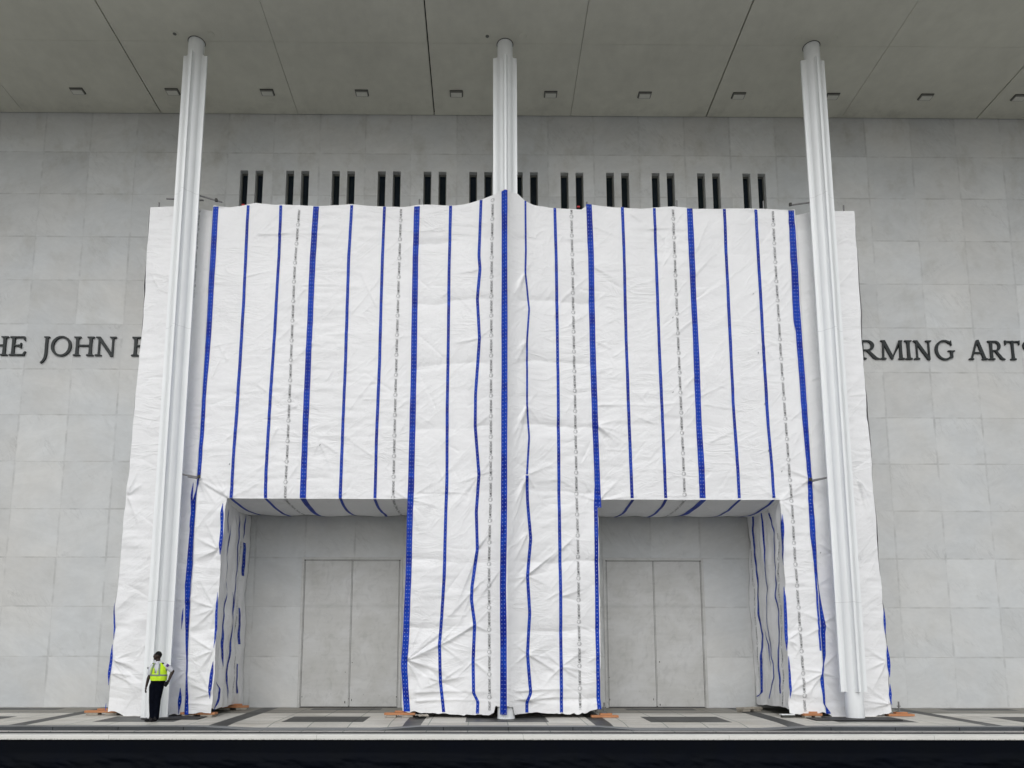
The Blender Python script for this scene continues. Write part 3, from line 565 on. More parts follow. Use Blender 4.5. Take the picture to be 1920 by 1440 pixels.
def build_soffit():
    s = MB(); D = -6.9
    xs = [-BX, -40.3, -35.6, -30.9, -26.1, -21.36, -16.62, -11.87, -7.12, -2.374, 2.374, 7.12, 11.87, 16.62, 21.36, 26.1, 30.9, 35.6, 40.3, BX]
    dark = {-21.36: 1, -11.87: 1, -2.374: 1, 7.12: 1, 16.62: 1, 26.1: 1}
    for x0, x1 in zip(xs[:-1], xs[1:]):
        g0 = .021 if x0 in dark else .007; g1 = .021 if x1 in dark else .007
        for y0, y1 in ((D, -3.136), (-3.130, -.03)):
            s.box(((x0+g0+x1-g1)/2, (y0+y1)/2, H_S+.06), (x1-x0-g0-g1, y1-y0, .12))
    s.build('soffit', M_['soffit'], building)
    MB().box((0, D/2, H_S+.20), (2*BX, -D, .14)).build('soffit_backing', M_['dark'], building)
    MB().box((0, D/2+.4, H_S+1.6), (2*BX, -D+2.4, 2.5)).build('unseen_roof', M_['marble'], building)  # unseen slab, added to keep sky light out of the interior
build_soffit()

def fin_profile(ang, half=.362, th=.030, core=.235):
    pts = []
    n = 7
    for k in range(n+1):       # concave flank from the core out to the blade
        a = k/n; r = core*.93+(half-.03-core*.93)*a
        pts.append((r, th+.055*(1-a)**2.2))
    pts.append((half, th)); pts.append((half, -th))
    for k in range(n, -1, -1):
        a = k/n; r = core*.93+(half-.03-core*.93)*a
        pts.append((r, -th-.055*(1-a)**2.2))
    c, s = math.cos(ang), math.sin(ang)
    return [(x*c-y*s, x*s+y*c) for x, y in pts]

def build_column(x, z_low, lab):
    yc = -3.093
    shaft = MB().tube((x, yc, -.12), (x, yc, H_S-.008), .236, n=48).build('column', M_['paint'], building)
    tag(shaft, lab)
    MB().tube((x, yc, -.125), (x, yc, -.088), .245, n=48).build('base_ring', M_['paint'], shaft)
    MB().tube((x, yc, H_S-.006), (x, yc, H_S+.03), .258, n=48).build('collar_gap', M_['rim'], shaft)
    for k, zt in ((0, 19.80), (1, 19.80), (2, 19.80), (3, 19.72)):
        pr = [(x+px, yc+py) for px, py in fin_profile(k*math.pi/2)]
        MB().prism(pr, z_low, zt).build('fin', M_['paint'], shaft)
SP = 9.496
build_column(-SP, -.09, 'left white cruciform column whose fins run down to the paving')
build_column(0.0, .45, 'middle white cruciform column with white sheeting wrapped round its lower part')
build_column(SP, .615, 'right white cruciform column whose fins stop above a bare round foot')

# ceiling lights and small round fittings
def ceiling_light(x, lab):
    e = empty('ceiling_light', (x, -1.06, H_S), lab, 'ceiling light', 'box lights along the soffit')
    MB().box((0, 0, -.03), (.40, .24, .06), .006).build('housing', M_['light_body'], e)
    MB().box((0, .004, -.062), (.355, .185, .012), .004).build('lens', M_['lens'], e)
    r = MB()
    for dx, dy, sx, sy in ((0, .132, .43, .024), (0, -.128, .43, .016), (.211, 0, .014, .234), (-.211, 0, .014, .234)):
        r.box((dx, dy, -.010), (sx, sy, .018))
    r.build('rim', M_['rim'], e)
    return e
LL = ['box light at the far left of the soffit', 'box light just left of the left column head', 'box light first to the right of the left column head',
      'box light second to the right of the left column head', 'box light just left of the middle column head', 'box light just right of the middle column head',
      'box light second to the left of the right column head', 'box light first to the left of the right column head', 'box light just right of the right column head',
      'box light second to the right of the right column head', 'box light cut by the right edge of the photo']
for k in range(11): ceiling_light(-14.22+k*3.162, LL[k])
nm = ['left', 'middle', 'right']
for i, xc in enumerate((-SP, 0, SP)):
    for s, w in ((-1, 'left'), (1, 'right')):
        e = empty('recessed_fitting', (xc+s*.545, -3.42, H_S), 'small round fitting in the soffit %s of the %s column head' % (w, nm[i]), 'ceiling fitting', 'round fittings by the column heads')
        MB().tube((0, 0, -.012), (0, 0, .0), .095, .11, 24).build('ring', M_['soffit'], e)
        MB().tube((0, 0, -.018), (0, 0, -.011), .055, .055, 20).build('cap', M_['frame' if s < 0 and i < 2 else 'soffit'], e)

# ------------------------------------------------------------------ bronze lettering
def glyph(ch):
    """list of polygons in a box of cap height 1; x from 0 to width"""
    S, T = .145, .075
    P = []
    def st(x0, y0, x1, y1, w0, w1=None):
        w1 = w0 if w1 is None else w1
        P.append([(x0-w0/2, y0), (x0+w0/2, y0), (x1+w1/2, y1), (x1-w1/2, y1)])
    def stem(x, y0=0, y1=1, w=S):
        m = (y0+y1)/2
        P.append([(x-w*.56, y0), (x+w*.56, y0), (x+w*.47, m), (x+w*.56, y1), (x-w*.56, y1), (x-w*.47, m)])
    def serif(x, y, up, w=.19, h=.055):
        if up: P.append([(x-w, y-h), (x-w*.55, y-h*1.5), (x+w*.55, y-h*1.5), (x+w, y-h), (x+w, y), (x-w, y)])
        else: P.append([(x-w, y), (x+w, y), (x+w, y+h), (x+w*.55, y+h*1.5), (x-w*.55, y+h*1.5), (x-w, y+h)])
    def hbar(x0, x1, y, h=T): P.append([(x0, y), (x1, y), (x1, y+h), (x0, y+h)])
    def arc(cx, cy, rx, ry, a0, a1, tw, th, n=26):
        """ring segment: thickness tw at the sides, th at top and bottom"""
        for k in range(n):
            q = []
            for a in (a0+(a1-a0)*k/n, a0+(a1-a0)*(k+1)/n):
                a = math.radians(a); q.append((math.cos(a), math.sin(a)))
            (c0, s0), (c1, s1) = q
            P.append([(cx+rx*c0, cy+ry*s0), (cx+rx*c1, cy+ry*s1), (cx+(rx-tw)*c1, cy+(ry-th)*s1), (cx+(rx-tw)*c0, cy+(ry-th)*s0)])
    if ch == 'T':
        stem(.5); serif(.5, 0, 0); hbar(.05, .95, .915)
        P.append([(.02, .78), (.075, .78), (.10, .915), (.10, 1.0), (.0, 1.02)]); P.append([(.98, .78), (1.0, 1.02), (.90, 1.0), (.90, .915), (.925, .78)])
        return P, 1.0
    if ch == 'H':
        for x in (.2, .92): stem(x); serif(x, 0, 0); serif(x, 1, 1)
        hbar(.28, .84, .50); return P, 1.12
    if ch == 'E':
        stem(.2); hbar(.02, .80, .0, .075); hbar(.02, .76, .925, .075); hbar(.28, .62, .49, .075)
        P.append([(.70, .075), (.80, .0), (.86, .22), (.80, .22)]); P.append([(.68, .925), (.76, 1.0), (.80, .79), (.74, .79)])
        P.append([(.56, .38), (.62, .38), (.62, .66), (.56, .66), (.54, .53)]); return P, .84
    if ch == 'F':
        stem(.2); serif(.2, 0, 0); hbar(.02, .76, .925, .075); hbar(.28, .62, .49, .075)
        P.append([(.68, .925), (.76, 1.0), (.80, .79), (.74, .79)])
        P.append([(.56, .38), (.62, .38), (.62, .66), (.56, .66), (.54, .53)]); return P, .8
    if ch == 'J':
        serif(.36, 1, 1, .17)
        P.append([(.28, 1), (.28, .1), (.26, -.08), (.18, -.24), (.04, -.36), (.10, -.41), (.27, -.30), (.39, -.14), (.44, .06), (.44, 1)])
        return P, .53
    if ch == 'O': arc(.56, .5, .56, .53, 0, 360, .155, .085, 44); return P, 1.12
    if ch == 'N':
        st(.22, 0, .22, .93, .085); serif(.20, 0, 0, .17); st(.93, .0, .93, 1, .085); serif(.93, 1, 1, .17)
        P.append([(.04, 1), (.04, .95), (.12, .93), (.84, -.03), (.965, -.03), (.965, .06), (.27, 1)])
        return P, 1.10
    if ch == 'M':
        st(.15, 0, .21, 1, .085); serif(.15, 0, 0, .16); stem(1.12, 0, 1); serif(1.14, 0, 0, .17)
        P.append([(.06, 1), (.06, .95), (.14, .93), (.58, .0), (.68, .0), (.70, .12), (.29, 1)])
        P.append([(.60, .02), (.67, .02), (1.11, 1), (1.24, 1), (1.24, .95), (1.03, .93)])
        return P, 1.30
    if ch == 'I': stem(.2); serif(.2, 0, 0); serif(.2, 1, 1); return P, .4
    if ch == 'G':
        arc(.55, .5, .55, .53, 48, 325, .155, .085, 34)
        P.append([(.83, .93), (.94, 1.02), (.97, .74), (.92, .74)])
        P.append([(.86, .42), (1.0, .42), (1.0, .10), (.86, .06)]); hbar(.74, 1.12, .42, .06)
        return P, 1.12
    if ch == 'A':
        st(.12, 0, .50, .99, .085, .10); serif(.12, 0, 0, .14)
        P.append([(.80, 0), (.97, 0), (.60, 1.04), (.48, 1.04), (.46, .96)]); serif(.88, 0, 0, .17); hbar(.26, .76, .33, .07)
        return P, 1.06
    if ch == 'R':
        stem(.2); serif(.2, 0, 0); hbar(.02, .46, .925, .075); hbar(.28, .46, .44, .07)
        arc(.46, .72, .31, .28, -90, 90, .15, .078, 16)
        P.append([(.40, .46), (.54, .46), (.86, .10), (1.0, .03), (1.0, 0), (.80, 0), (.70, .06)])
        return P, 1.0
    if ch == 'S':
        arc(.36, .74, .30, .28, 40, 250, .12, .08, 18); arc(.36, .26, .32, .28, -140, 75, .13, .08, 18)
        return P, .72

def build_word(items, label):
    zb, hcap = 11.42, .665
    e = empty('wall_lettering', ((items[0][1]+items[-1][2])/2, 0, zb), label, 'sign lettering')
    for ch, x0, x1 in items:
        P, w = glyph(ch)
        m = bmesh.new()
        sx = (x1-x0)/w
        for i, pg in enumerate(P):
            off = (i % 5)*.0006
            fr = [m.verts.new((x0-e.location.x+x*sx, -.062-off, y*hcap)) for x, y in pg]
            bk = [m.verts.new((x0-e.location.x+x*sx, -.004, y*hcap)) for x, y in pg]
            try:
                m.faces.new(fr); m.faces.new(bk[::-1])
            except ValueError: pass
            n = len(pg)
            for k in range(n): m.faces.new((fr[k], bk[k], bk[(k+1) % n], fr[(k+1) % n]))
        bmesh.ops.recalc_face_normals(m, faces=m.faces[:])
        me = bpy.data.meshes.new('letter'); m.to_mesh(me); m.free()
        link('letter', me, M_['bronze'], e)
for its, lab in ((('T', 'T0'), ('H', 'H0'), ('E', 'E'), ('J', 'J'), ('O', 'O'), ('H', 'H'), ('N', 'N'), ('F', 'F')), 'dark bronze serif letters THE JOHN F on the marble wall left of the wrap'), \
                ((('R', 'R0'), ('M', 'M'), ('I', 'I'), ('N', 'N2'), ('G', 'G'), ('A', 'A'), ('R', 'R'), ('T', 'T'), ('S', 'S')), 'dark bronze serif letters RMING ARTS on the marble wall right of the wrap'):
    items = []
    for ch, k in its:
        a, b = LET[k]
        if k == 'R': b = 16.80
        if k == 'T': a, b = 16.80, 17.33
        items.append((ch, a+.01, b-.01))
    build_word(items, lab)

# ------------------------------------------------------------------ wrapped scaffold
def vnoise(x, z, seed):
    rs = np.random.RandomState(seed); G = rs.rand(64, 64)
    xi = np.floor(x).astype(int); zi = np.floor(z).astype(int)
    fx = x-xi; fz_ = z-zi
    fx = fx*fx*fx*(fx*(fx*6-15)+10); fz_ = fz_*fz_*fz_*(fz_*(fz_*6-15)+10)
    g = lambda a, b: G[a % 64, b % 64]
    return (g(xi, zi)*(1-fx)+g(xi+1, zi)*fx)*(1-fz_)+(g(xi, zi+1)*(1-fx)+g(xi+1, zi+1)*fx)*fz_ - .5

def crease(X, Z, c, out, gain=1.0):
    x0, z0, x1, z1, a, w0, w1 = c
    m = max(.5, 4*w1)
    sel = (X > min(x0, x1)-m) & (X < max(x0, x1)+m) & (Z > min(z0, z1)-m) & (Z < max(z0, z1)+m)
    if not sel.any(): return
    x, z = X[sel], Z[sel]
    dx, dz = x1-x0, z1-z0; L = math.hypot(dx, dz)+1e-6
    t = ((x-x0)*dx+(z-z0)*dz)/L/L
    d = ((x-x0)*dz-(z-z0)*dx)/L
    d = d+.025*L*np.sin(t*2.6)*np.sign(a)
    tc = np.clip(t, 0, 1); w = w0+(w1-w0)*tc
    amp = a*np.where(t < 0, 0, (1-tc)**.8)*np.clip(t*L/.10, 0, 1)
    ws_ = w*np.where(d*np.sign(x1-x0+1e-9) > 0, .45, 1.35)
    out[sel] += gain*amp*np.exp(-(np.sqrt(d*d+(w*.16)**2)-w*.16)/ws_)

rs = np.random.RandomState(11)
RC = []
for k in range(330):
    x0 = rs.uniform(-10.8, 10.7); z0 = rs.uniform(.2, 14.6); a = rs.choice([rs.uniform(20, 65), rs.uniform(115, 160), rs.uniform(-12, 12)], p=[.5, .27, .23])
    L = rs.uniform(.35, 1.5); a = math.radians(a)
    RC.append([x0, z0, x0+L*math.cos(a), z0+L*math.sin(a)*1.2, rs.uniform(.005, .016)*rs.choice([-1, 1], p=[.35, .65]), .025, rs.uniform(.04, .09)])

def base_y(X):
    ax = np.abs(X)
    d = .52*np.exp(-np.maximum(ax-.03, 0)/.45)
    s = np.clip((ax-8.72)/.22, 0, 1); s = s*s*(3-2*s)
    return -2.95-d+.36*s

def disp(X, Z):
    o = np.zeros_like(X)
    for c in CREASES: crease(X, Z, c, o, 1.15)
    for c in RC: crease(X, Z, c, o, 1.5)
    ax = np.abs(X)
    o += .050*vnoise(X*.55+7, Z*.45, 1)+.035*vnoise(X*1.6, Z*.35+3, 2)
    o += .020*vnoise(X*1.4+.5*Z, Z*1.6, 3)
    # patches of fine horizontal rippling
    mask = np.clip(vnoise(X*.6+20, Z*.35+9, 4)*3.2+.45, 0, 1)
    o += mask*(.019*vnoise(X*1.5, Z*5.5, 5)+.009*vnoise(X*2.2+.3*Z, Z*10.5, 6))
    # the sheet is tied back at every scaffold lift and belly out between
    cen = np.clip((2.8-ax)/.3, 0, 1)*np.clip((ax-.15)/.5, 0, 1)
    leg = np.clip((6.1-Z)/.4, 0, 1)
    Zw = Z+.22*vnoise(X*.9+3, Z*.3, 13)+.05*vnoise(X*4, Z*.5, 14)
    lift = np.abs(np.sin(np.pi*(Zw-.35)/1.93))
    lift = lift/np.sqrt(lift*lift+.16)
    o += (.045*cen+.02*leg*(1-cen))*(lift-.5)*(1+1.6*vnoise(X*.8+5, Z*.35, 12))
    # diagonal tension folds growing towards the foot of the legs
    ph = vnoise(X*.7, Z*.5, 8)*3
    o += leg*.030*np.sin((X*1.1-Z*.75)*4.2+ph*2)*(.35+vnoise(X*.8+4, Z*.8, 9))
    calm = np.clip((np.abs(X)-.05)/.4, .25, 1)
    return o*calm

def H_front(X, Z):
    X = np.asarray(X, float); Z = np.asarray(Z, float)
    return base_y(X)-disp(X, Z)

def pl(tbl, z):
    t = sorted(tbl, key=lambda p: p[1]); return np.interp(z, [p[1] for p in t], [p[0] for p in t])
def px_(tbl, x):
    t = sorted(tbl, key=lambda p: p[0]); return np.interp(x, [p[0] for p in t], [p[1] for p in t])

ZL = 5.985       # underside of the bridge at the front
sheets = []      # (verts, faces)
def add_front(xl, xr, zb, zt, nx, nz, smooth_step=None):
    """xl, xr: functions of z; zb, zt: functions of x"""
    u = np.linspace(0, 1, nx)[:, None]; v = np.linspace(0, 1, nz)[None, :]
    zz0 = zb(None, 'mid') ; zz1 = zt(None, 'mid')
    Z = zz0+(zz1-zz0)*v+0*u
    X = xl(Z)+(xr(Z)-xl(Z))*u
    Zb = zb(X, 'x'); Zt = zt(X, 'x')
    Z = Zb+(Zt-Zb)*v
    Y = H_front(X, Z)
    sheets.append((np.stack([X, Y, Z], -1).reshape(-1, 3), nx, nz))
ztop = lambda X, m: 15.0 if m == 'mid' else px_(TOP, X)+.012*vnoise(X*6, X*0, 31)
flat = lambda X, m: ZL if m == 'mid' else ZL+0*X
def hemf(tbl, seed): return lambda X, m: .05 if m == 'mid' else px_(tbl, X)+.06*vnoise(X*6, X*0, seed)+.022*vnoise(X*13, X*0, seed+1)*(1+2*vnoise(X*2, X*0, seed+2))
eL = lambda z: pl(EDGE_L, z)+.03*vnoise(z*2.2, z*0, 41)
eR = lambda z: pl(EDGE_R, z)+.03*vnoise(z*2.2, z*0, 42)
li = lambda z: pl(EDGE_LI, z)+.03*vnoise(z*3, z*0, 43)
ri = lambda z: pl(EDGE_RI, z)+.03*vnoise(z*3, z*0, 44)
cl = lambda z: pl(EDGE_CL, z)+.02*vnoise(z*3, z*0, 45)
cr = lambda z: pl(EDGE_CR, z)+.02*vnoise(z*3, z*0, 46)
add_front(eL, eR, flat, ztop, 860, 350)
add_front(eL, li, hemf(HEM_L, 51), flat, 130, 260)
add_front(cl, cr, hemf(HEM_C, 53), flat, 280, 280)
add_front(ri, eR, hemf(HEM_R, 55), flat, 130, 260)

wrap = empty('scaffold_wrap', (0, -1.5, 0), 'white flame retardant sheeting with blue dotted tape, wrapped over the scaffold like a wide gateway', 'sheeting cover')
IW = Matrix.Translation((0, 1.5, 0))
def wlink(name, me, mats, lab=None, parent=None):
    me.transform(IW)
    o = link(name, me, mats, parent or wrap)
    if lab: o['label'] = lab
    return o

# lettering unit printed up the sheet: a ring mark, then FLAME RETARDANT
def text_unit():
    cu = bpy.data.curves.new('print', 'FONT'); cu.body = 'FLAME RETARDANT'; cu.size = 1; cu.resolution_u = 2
    cu.offset = .006; cu.space_character = 1.02
    to = bpy.data.objects.new('print', cu); col.objects.link(to)
    me = bpy.data.meshes.new_from_object(to.evaluated_get(bpy.context.evaluated_depsgraph_get()))
    me.calc_loop_triangles()
    V = np.array([v.co[:2] for v in me.vertices]); T = np.array([t.vertices[:] for t in me.loop_triangles])
    bpy.data.objects.remove(to); bpy.data.curves.remove(cu); bpy.data.meshes.remove(me)
    V[:, 0] = (V[:, 0]-V[:, 0].min())/np.ptp(V[:, 0])*.405+.085
    V[:, 1] = (V[:, 1]-V[:, 1].min())/np.ptp(V[:, 1])*.068-.034
    vs = [tuple(v) for v in V]; ts = [tuple(t) for t in T]
    n = 20; b = len(vs)
    for k in range(n):
        a = 2*math.pi*k/n
        for r in (.056, .0495): vs.append((r*math.cos(a), r*math.sin(a)))
    for k in range(n):
        p, q = b+2*k, b+2*((k+1) % n); ts += [(p, q, q+1), (p, q+1, p+1)]
    b = len(vs)                                   # little mark inside the ring
    for k in range(7):
        a = math.radians(200+k*22)
        for r in (.033, .026): vs.append((r*math.cos(a), r*math.sin(a)))
    for k in range(6):
        p = b+2*k; ts += [(p, p+2, p+3), (p, p+3, p+1)]
    return np.array(vs), np.array(ts)
TU_V, TU_T = text_unit()
PITCH_T = .606
def strip_print(path, fun, zlo, zhi, phase=0.0):
    """fun(lateral, z) -> points; path lateral(z)"""
    VV, TT = [], []; n = 0
    k = 0
    z = zlo+phase
    while z < zhi:
        a, b = TU_V[:, 0], TU_V[:, 1]
        Z = z+a; X = pl(path, Z)-b
        VV.append(fun(X, Z))
        ok = TU_T[(Z[TU_T].max(1) < zhi) & (Z[TU_T].min(1) > zlo)]
        TT.append(ok+n); n += len(a); z += PITCH_T
    return np.concatenate(VV), np.concatenate(TT)

def P_front(X, Z, off=.013): return np.stack([X, H_front(X, Z)-off, Z], -1)
V = []; F = []; n = 0
for v, nx, nz in sheets: V.append(v); F.append(grid_faces(nx, nz, n)); n += len(v)
nq = sum(len(f) for f in F)
TV = []; TTs = []
for i, p in enumerate(TEXTS):
    zs = [q[1] for q in p]; zlo, zhi = min(zs), max(zs)
    vv, tt = strip_print(p, P_front, zlo, zhi, [.1, .2, .15, .32, .05, .26, .4, .12][i % 8]-.3)
    TV.append(vv); TTs.append(tt+n); n += len(vv)
AV = np.concatenate(V+TV); AF = np.concatenate(F); AT = np.concatenate(TTs)
# a few staple tears and loose threads: short dark nicks
NK = []
for x, z in ((-7.83, 9.1), (-7.87, 6.95), (-5.33, 7.53), (4.93, 11.45), (4.85, 9.15), (7.33, 12.2), (7.4, 10.35), (7.52, 8.8), (7.55, 7.4), (7.9, 6.8), (5.1, 7.5), (9.02, 4.5), (5.02, 12.9)):
    a = rs.uniform(.6, 1.5); dx, dz = .05*math.cos(a), .05*math.sin(a)
    q = np.array([(x-.009, z), (x+.009, z), (x+dx+.009, z+dz), (x+dx-.009, z+dz)])
    NK.append(P_front(q[:, 0], q[:, 1], .012))
nkv = np.concatenate(NK); nkf = np.arange(len(nkv)).reshape(-1, 4)+len(AV)
AV = np.concatenate([AV, nkv]); AF2 = np.concatenate([AF, nkf])
mi = np.concatenate([np.zeros(len(AF)), np.ones(len(nkf)), np.ones(len(AT))])
front = wlink('front_sheet', np_mesh('front_sheet', AV, AF2, midx=mi, tris=AT), [M_['tarp'], M_['ink']])

def ribbon(path, width, fun, step=.03, na=5):
    p = sorted(path, key=lambda q: q[1]); z = np.arange(p[0][1], p[-1][1], step); z = np.append(z, p[-1][1])
    xc = np.interp(z, [q[1] for q in p], [q[0] for q in p])
    # soften the traced corners
    if len(xc) > 8:
        k = np.array([1, 2, 3, 2, 1])/9; xs_ = np.convolve(np.pad(xc, 2, mode='edge'), k, 'valid'); xc = xs_
    u = np.linspace(0, 1, na)
    wv = width*(1+.10*vnoise(z*1.3+p[0][0]*3, z*0, 61))
    if z[-1]-z[0] < 4.6 and width < .15: wv = wv*np.clip(np.minimum(z-z[0], z[-1]-z)/.35+.12, 0, 1)*(1+.5*vnoise(z*2.5+p[0][0], z*0, 62))
    X = xc[:, None]+(u[None, :]-.5)*wv[:, None]; Z = z[:, None]+0*u[None, :]
    P = fun(X, Z)
    uv = np.stack([u[None, :]+0*Z, Z], -1)
    return np_mesh('tape', P.reshape(-1, 3), grid_faces(len(z), na), uvs=uv.reshape(-1, 2))
for w, p in TAPES:
    me = ribbon(p, w*1.07, P_front)
    wlink('tape', me, M_['tape'] if w > .12 else M_['tape1'])

# underside of the two bridges
def under(X, Y):
    t = -Y/2.95
    s = .135*4*t*(1-t)*(.75+.5*(vnoise(X*1.3+5, X*0, 71)+.5))
    sc = .05*np.abs(np.sin(np.pi*(X-2.75)/1.5))*np.clip(1-t*1.4, 0, 1)
    return ZL+.115*(1-t)-s-sc+.02*vnoise(X*3, Y*2, 72)
for a, b in ((-8.05, -2.74), (2.60, 7.95)):
    nx, ny = 200, 60
    u = np.linspace(0, 1, nx)[:, None]; v = np.linspace(0, 1, ny)[None, :]
    X = a+(b-a)*u+0*v; Y = -2.95*(1-v)-.03+0*u
    yf = H_front(X[:, :1], np.full((nx, 1), ZL)); Y = yf*(1-v)+(-.03)*v
    P = np.stack([X, Y, under(X, Y)], -1)
    P[:, 0, 2] = ZL
    PV = P.reshape(-1, 3)
    # prints continue underneath
    tv, tt = [], []; n = len(PV)
    for i, p in enumerate(TEXTS):
        x0 = p[-1][0]
        if i in (2, 3, 6) and a < x0 < b:
            y = -2.9
            while y < -.2:
                Yt = y+TU_V[:, 0]; Xt = x0-TU_V[:, 1]
                tv.append(np.stack([Xt, Yt, under(Xt, Yt)-.007], -1)); tt.append(TU_T[(Yt[TU_T].max(1) < -.08)]+n); n += len(Yt); y += PITCH_T
    me = np_mesh('underside_sheet', np.concatenate([PV]+tv), grid_faces(nx, ny), midx=np.concatenate([np.zeros((nx-1)*(ny-1)), np.ones(sum(map(len, tt)))]), tris=np.concatenate(tt))
    wlink('underside_sheet', me, [M_['tarp'], M_['ink']])
    for w, p in TAPES:
        x0, z0 = p[-1]
        if a < x0 < b and abs(z0-6.0) < .16 and abs(x0) > 2.9:
            y = np.linspace(-2.99, -.05, 40)
            na = 5; uu = np.linspace(-.5, .5, na)*w
            xo = .04*vnoise(y*1.5+x0, y*0, 75)-np.sign(x0)*.0*y
            Xt = x0+xo[:, None]+uu[None, :]; Yt = y[:, None]+0*uu[None, :]
            P = np.stack([Xt, Yt, under(Xt, Yt)-.008], -1)
            uv = np.stack([(uu/w+.5)[None, :]+0*Yt, Yt], -1)
            wlink('tape', np_mesh('tape', P.reshape(-1, 3), grid_faces(40, na), uvs=uv.reshape(-1, 2)), M_['tape'] if w > .12 else M_['tape1'])

# leg faces that run back to the marble wall, and the outer flanks
def leg_face(sgn, xf_tbl, xw, seed, amp=1.0, z1=5.985, hem=.05):
    """returns X(Y,Z); xf_tbl gives the front edge X by Z"""
    def f(Y, Z):
        Y = np.asarray(Y, float); Z = np.asarray(Z, float)
        xf = xf_tbl(Z); t = np.clip((Y+2.95)/2.95, 0, 1)
        fold = .09*vnoise(Y*2.3+seed, Z*.8, seed)+.05*vnoise(Y*4.5, Z*1.5+3, seed+1)+.035*vnoise(Y*2+Z*2.2, Z*3.1, seed+2)
        return xf+(xw-xf)*t+amp*sgn*fold*np.clip(t*8, 0, 1)
    return f
def add_leg(name, f, z0, z1, inner_tapes=(), texts=(), sgn=1, seed=1, yfront=-2.95, label=None):
    ny, nz = 70, int((z1-z0)/.035)
    y = np.linspace(0, 1, ny)[:, None]; z = np.linspace(0, 1, nz)[None, :]
    zz = z0+(z1-z0)*z
    zz = z0+.06*(vnoise(y*8, y*0, seed+7)+.5)*(1-z)+(zz-z0)*1.0+0*y+.0
    xe = f(np.full((1, nz), yfront), zz[:1]); yfr = H_front(xe, zz[:1])
    Y = yfr*(1-y)+(-.02)*y
    X = f(Y, zz)
    X[0] = xe[0]
    P = np.stack([X, Y, zz], -1).reshape(-1, 3)
    tv, tt, n = [], [], len(P)
    for p in texts:
        zs = [q[1] for q in p]
        g = lambda L_, Z_: np.stack([f(L_, Z_)+sgn*.008, L_, Z_], -1)
        vv, t3 = strip_print(p, g, min(zs), max(zs)); tv.append(vv); tt.append(t3+n); n += len(vv)
    tt = np.concatenate(tt) if tt else np.zeros((0, 3), int)
    me = np_mesh(name, np.concatenate([P]+tv), grid_faces(ny, nz), midx=np.concatenate([np.zeros((ny-1)*(nz-1)), np.ones(len(tt))]), tris=tt)
    o = wlink(name, me, [M_['tarp'], M_['ink']], label)
    for w, p in inner_tapes:
        g = lambda L_, Z_: np.stack([f(L_, Z_)+sgn*.010, L_, Z_], -1)
        if max(q[1] for q in p)-min(q[1] for q in p) < .1: continue
        wlink('tape', ribbon(p, w*2.2, g), M_['tape1'])
    return o
fLI = leg_face(1, li, -8.13, 80); fRI = leg_face(-1, ri, 7.88, 90)
fCL = leg_face(-1, cl, -2.80, 100, .6); fCR = leg_face(1, cr, 2.72, 110, .6)
add_leg('return_sheet', fLI, .10, ZL+.05, INNER_L, INNER_TXT_L, 1, 3)
add_leg('return_sheet', fRI, .12, ZL+.05, INNER_R, INNER_TXT_R, -1, 4)
add_leg('return_sheet', fCL, .10, ZL+.05, (), (), -1, 5)
add_leg('return_sheet', fCR, .10, ZL+.05, (), (), 1, 6)
fOL = leg_face(-1, eL, -10.95, 120, .5); fOR = leg_face(1, eR, 10.85, 130, .5)
add_leg('flank_sheet', fOL, .06, 15.05, (), (), -1, 7, -2.59)
add_leg('flank_sheet', fOR, .06, 15.05, (), (), 1, 8, -2.59)
# unseen flat sheet added over the cover to keep its inside dark
X, Y = np.meshgrid(np.linspace(-10.75, 10.65, 60), np.linspace(-2.5, -.02, 8), indexing='ij')
wlink('light_block_sheet', np_mesh('light_block_sheet', np.stack([X, Y, 14.72+.03*vnoise(X, Y*2, 140)], -1).reshape(-1, 3), grid_faces(60, 8)), M_['tarp'])

# scaffold tubes showing above and beside the cover
sc = empty('tube_scaffold', (0, -1.5, 0), 'galvanised tube scaffold frame hidden behind the white sheeting, tube ends poking out', 'scaffold')
def pole(p0, p1, r=.024, name='tube'):
    q0 = (p0[0], p0[1]+1.5, p0[2]); q1 = (p1[0], p1[1]+1.5, p1[2])
    return MB().tube(q0, q1, r, n=12).build(name, M_['galv'], sc)
for x, zl, zt, y in ((-10.62, .05, 15.38, -2.42), (-8.60, .05, 15.10, -2.62), (-5.28, 6.3, 15.36, -2.70), (-2.60, .05, 15.36, -2.70), (2.50, .05, 15.30, -2.70),
                     (5.25, 6.3, 15.36, -2.70), (7.90, 6.3, 15.36, -2.70), (8.62, .05, 15.10, -2.62), (10.50, .05, 15.42, -2.42)):
    pole((x, y, zl), (x, y, zt), name='standard')
for z in (6.32, 8.3, 10.3, 12.3, 14.3): pole((-10.5, -2.38, z), (10.4, -2.38, z), name='ledger')
# ties that grip the outer columns
pole((-10.15, -3.0, 15.13), (-9.15, -2.70, 15.28), name='brace'); pole((-9.35, -3.0, 15.30), (-8.45, -3.08, 14.98), name='brace')
pole((-9.35, -3.05, 6.69), (-8.66, -3.10, 6.56), name='brace'); pole((-8.98, -3.08, 6.58), (-8.70, -3.10, 6.53), name='brace')
pole((9.35, -3.05, 15.13), (8.52, -3.10, 14.97), name='brace')
pole((9.4, -3.05, 6.66), (8.66, -3.10, 6.52), name='brace'); pole((9.1, -3.08, 6.60), (8.70, -3.10, 6.50), name='brace')
for x, z in ((-8.62, 15.03), (8.55, 15.0), (-8.66, 6.58), (8.66, 6.55)):
    MB().box((x, -3.10+1.5, z), (.07, .07, .09), .01).build('coupler', M_['rim'], sc)

for x, y, z in ((2.22, -2.88, 15.02), (-7.93, -2.75, 15.10)):
    MB().box((x, y+1.5, z), (.09, .05, .05), .008).build('safety_tag', M_['red'], sc)

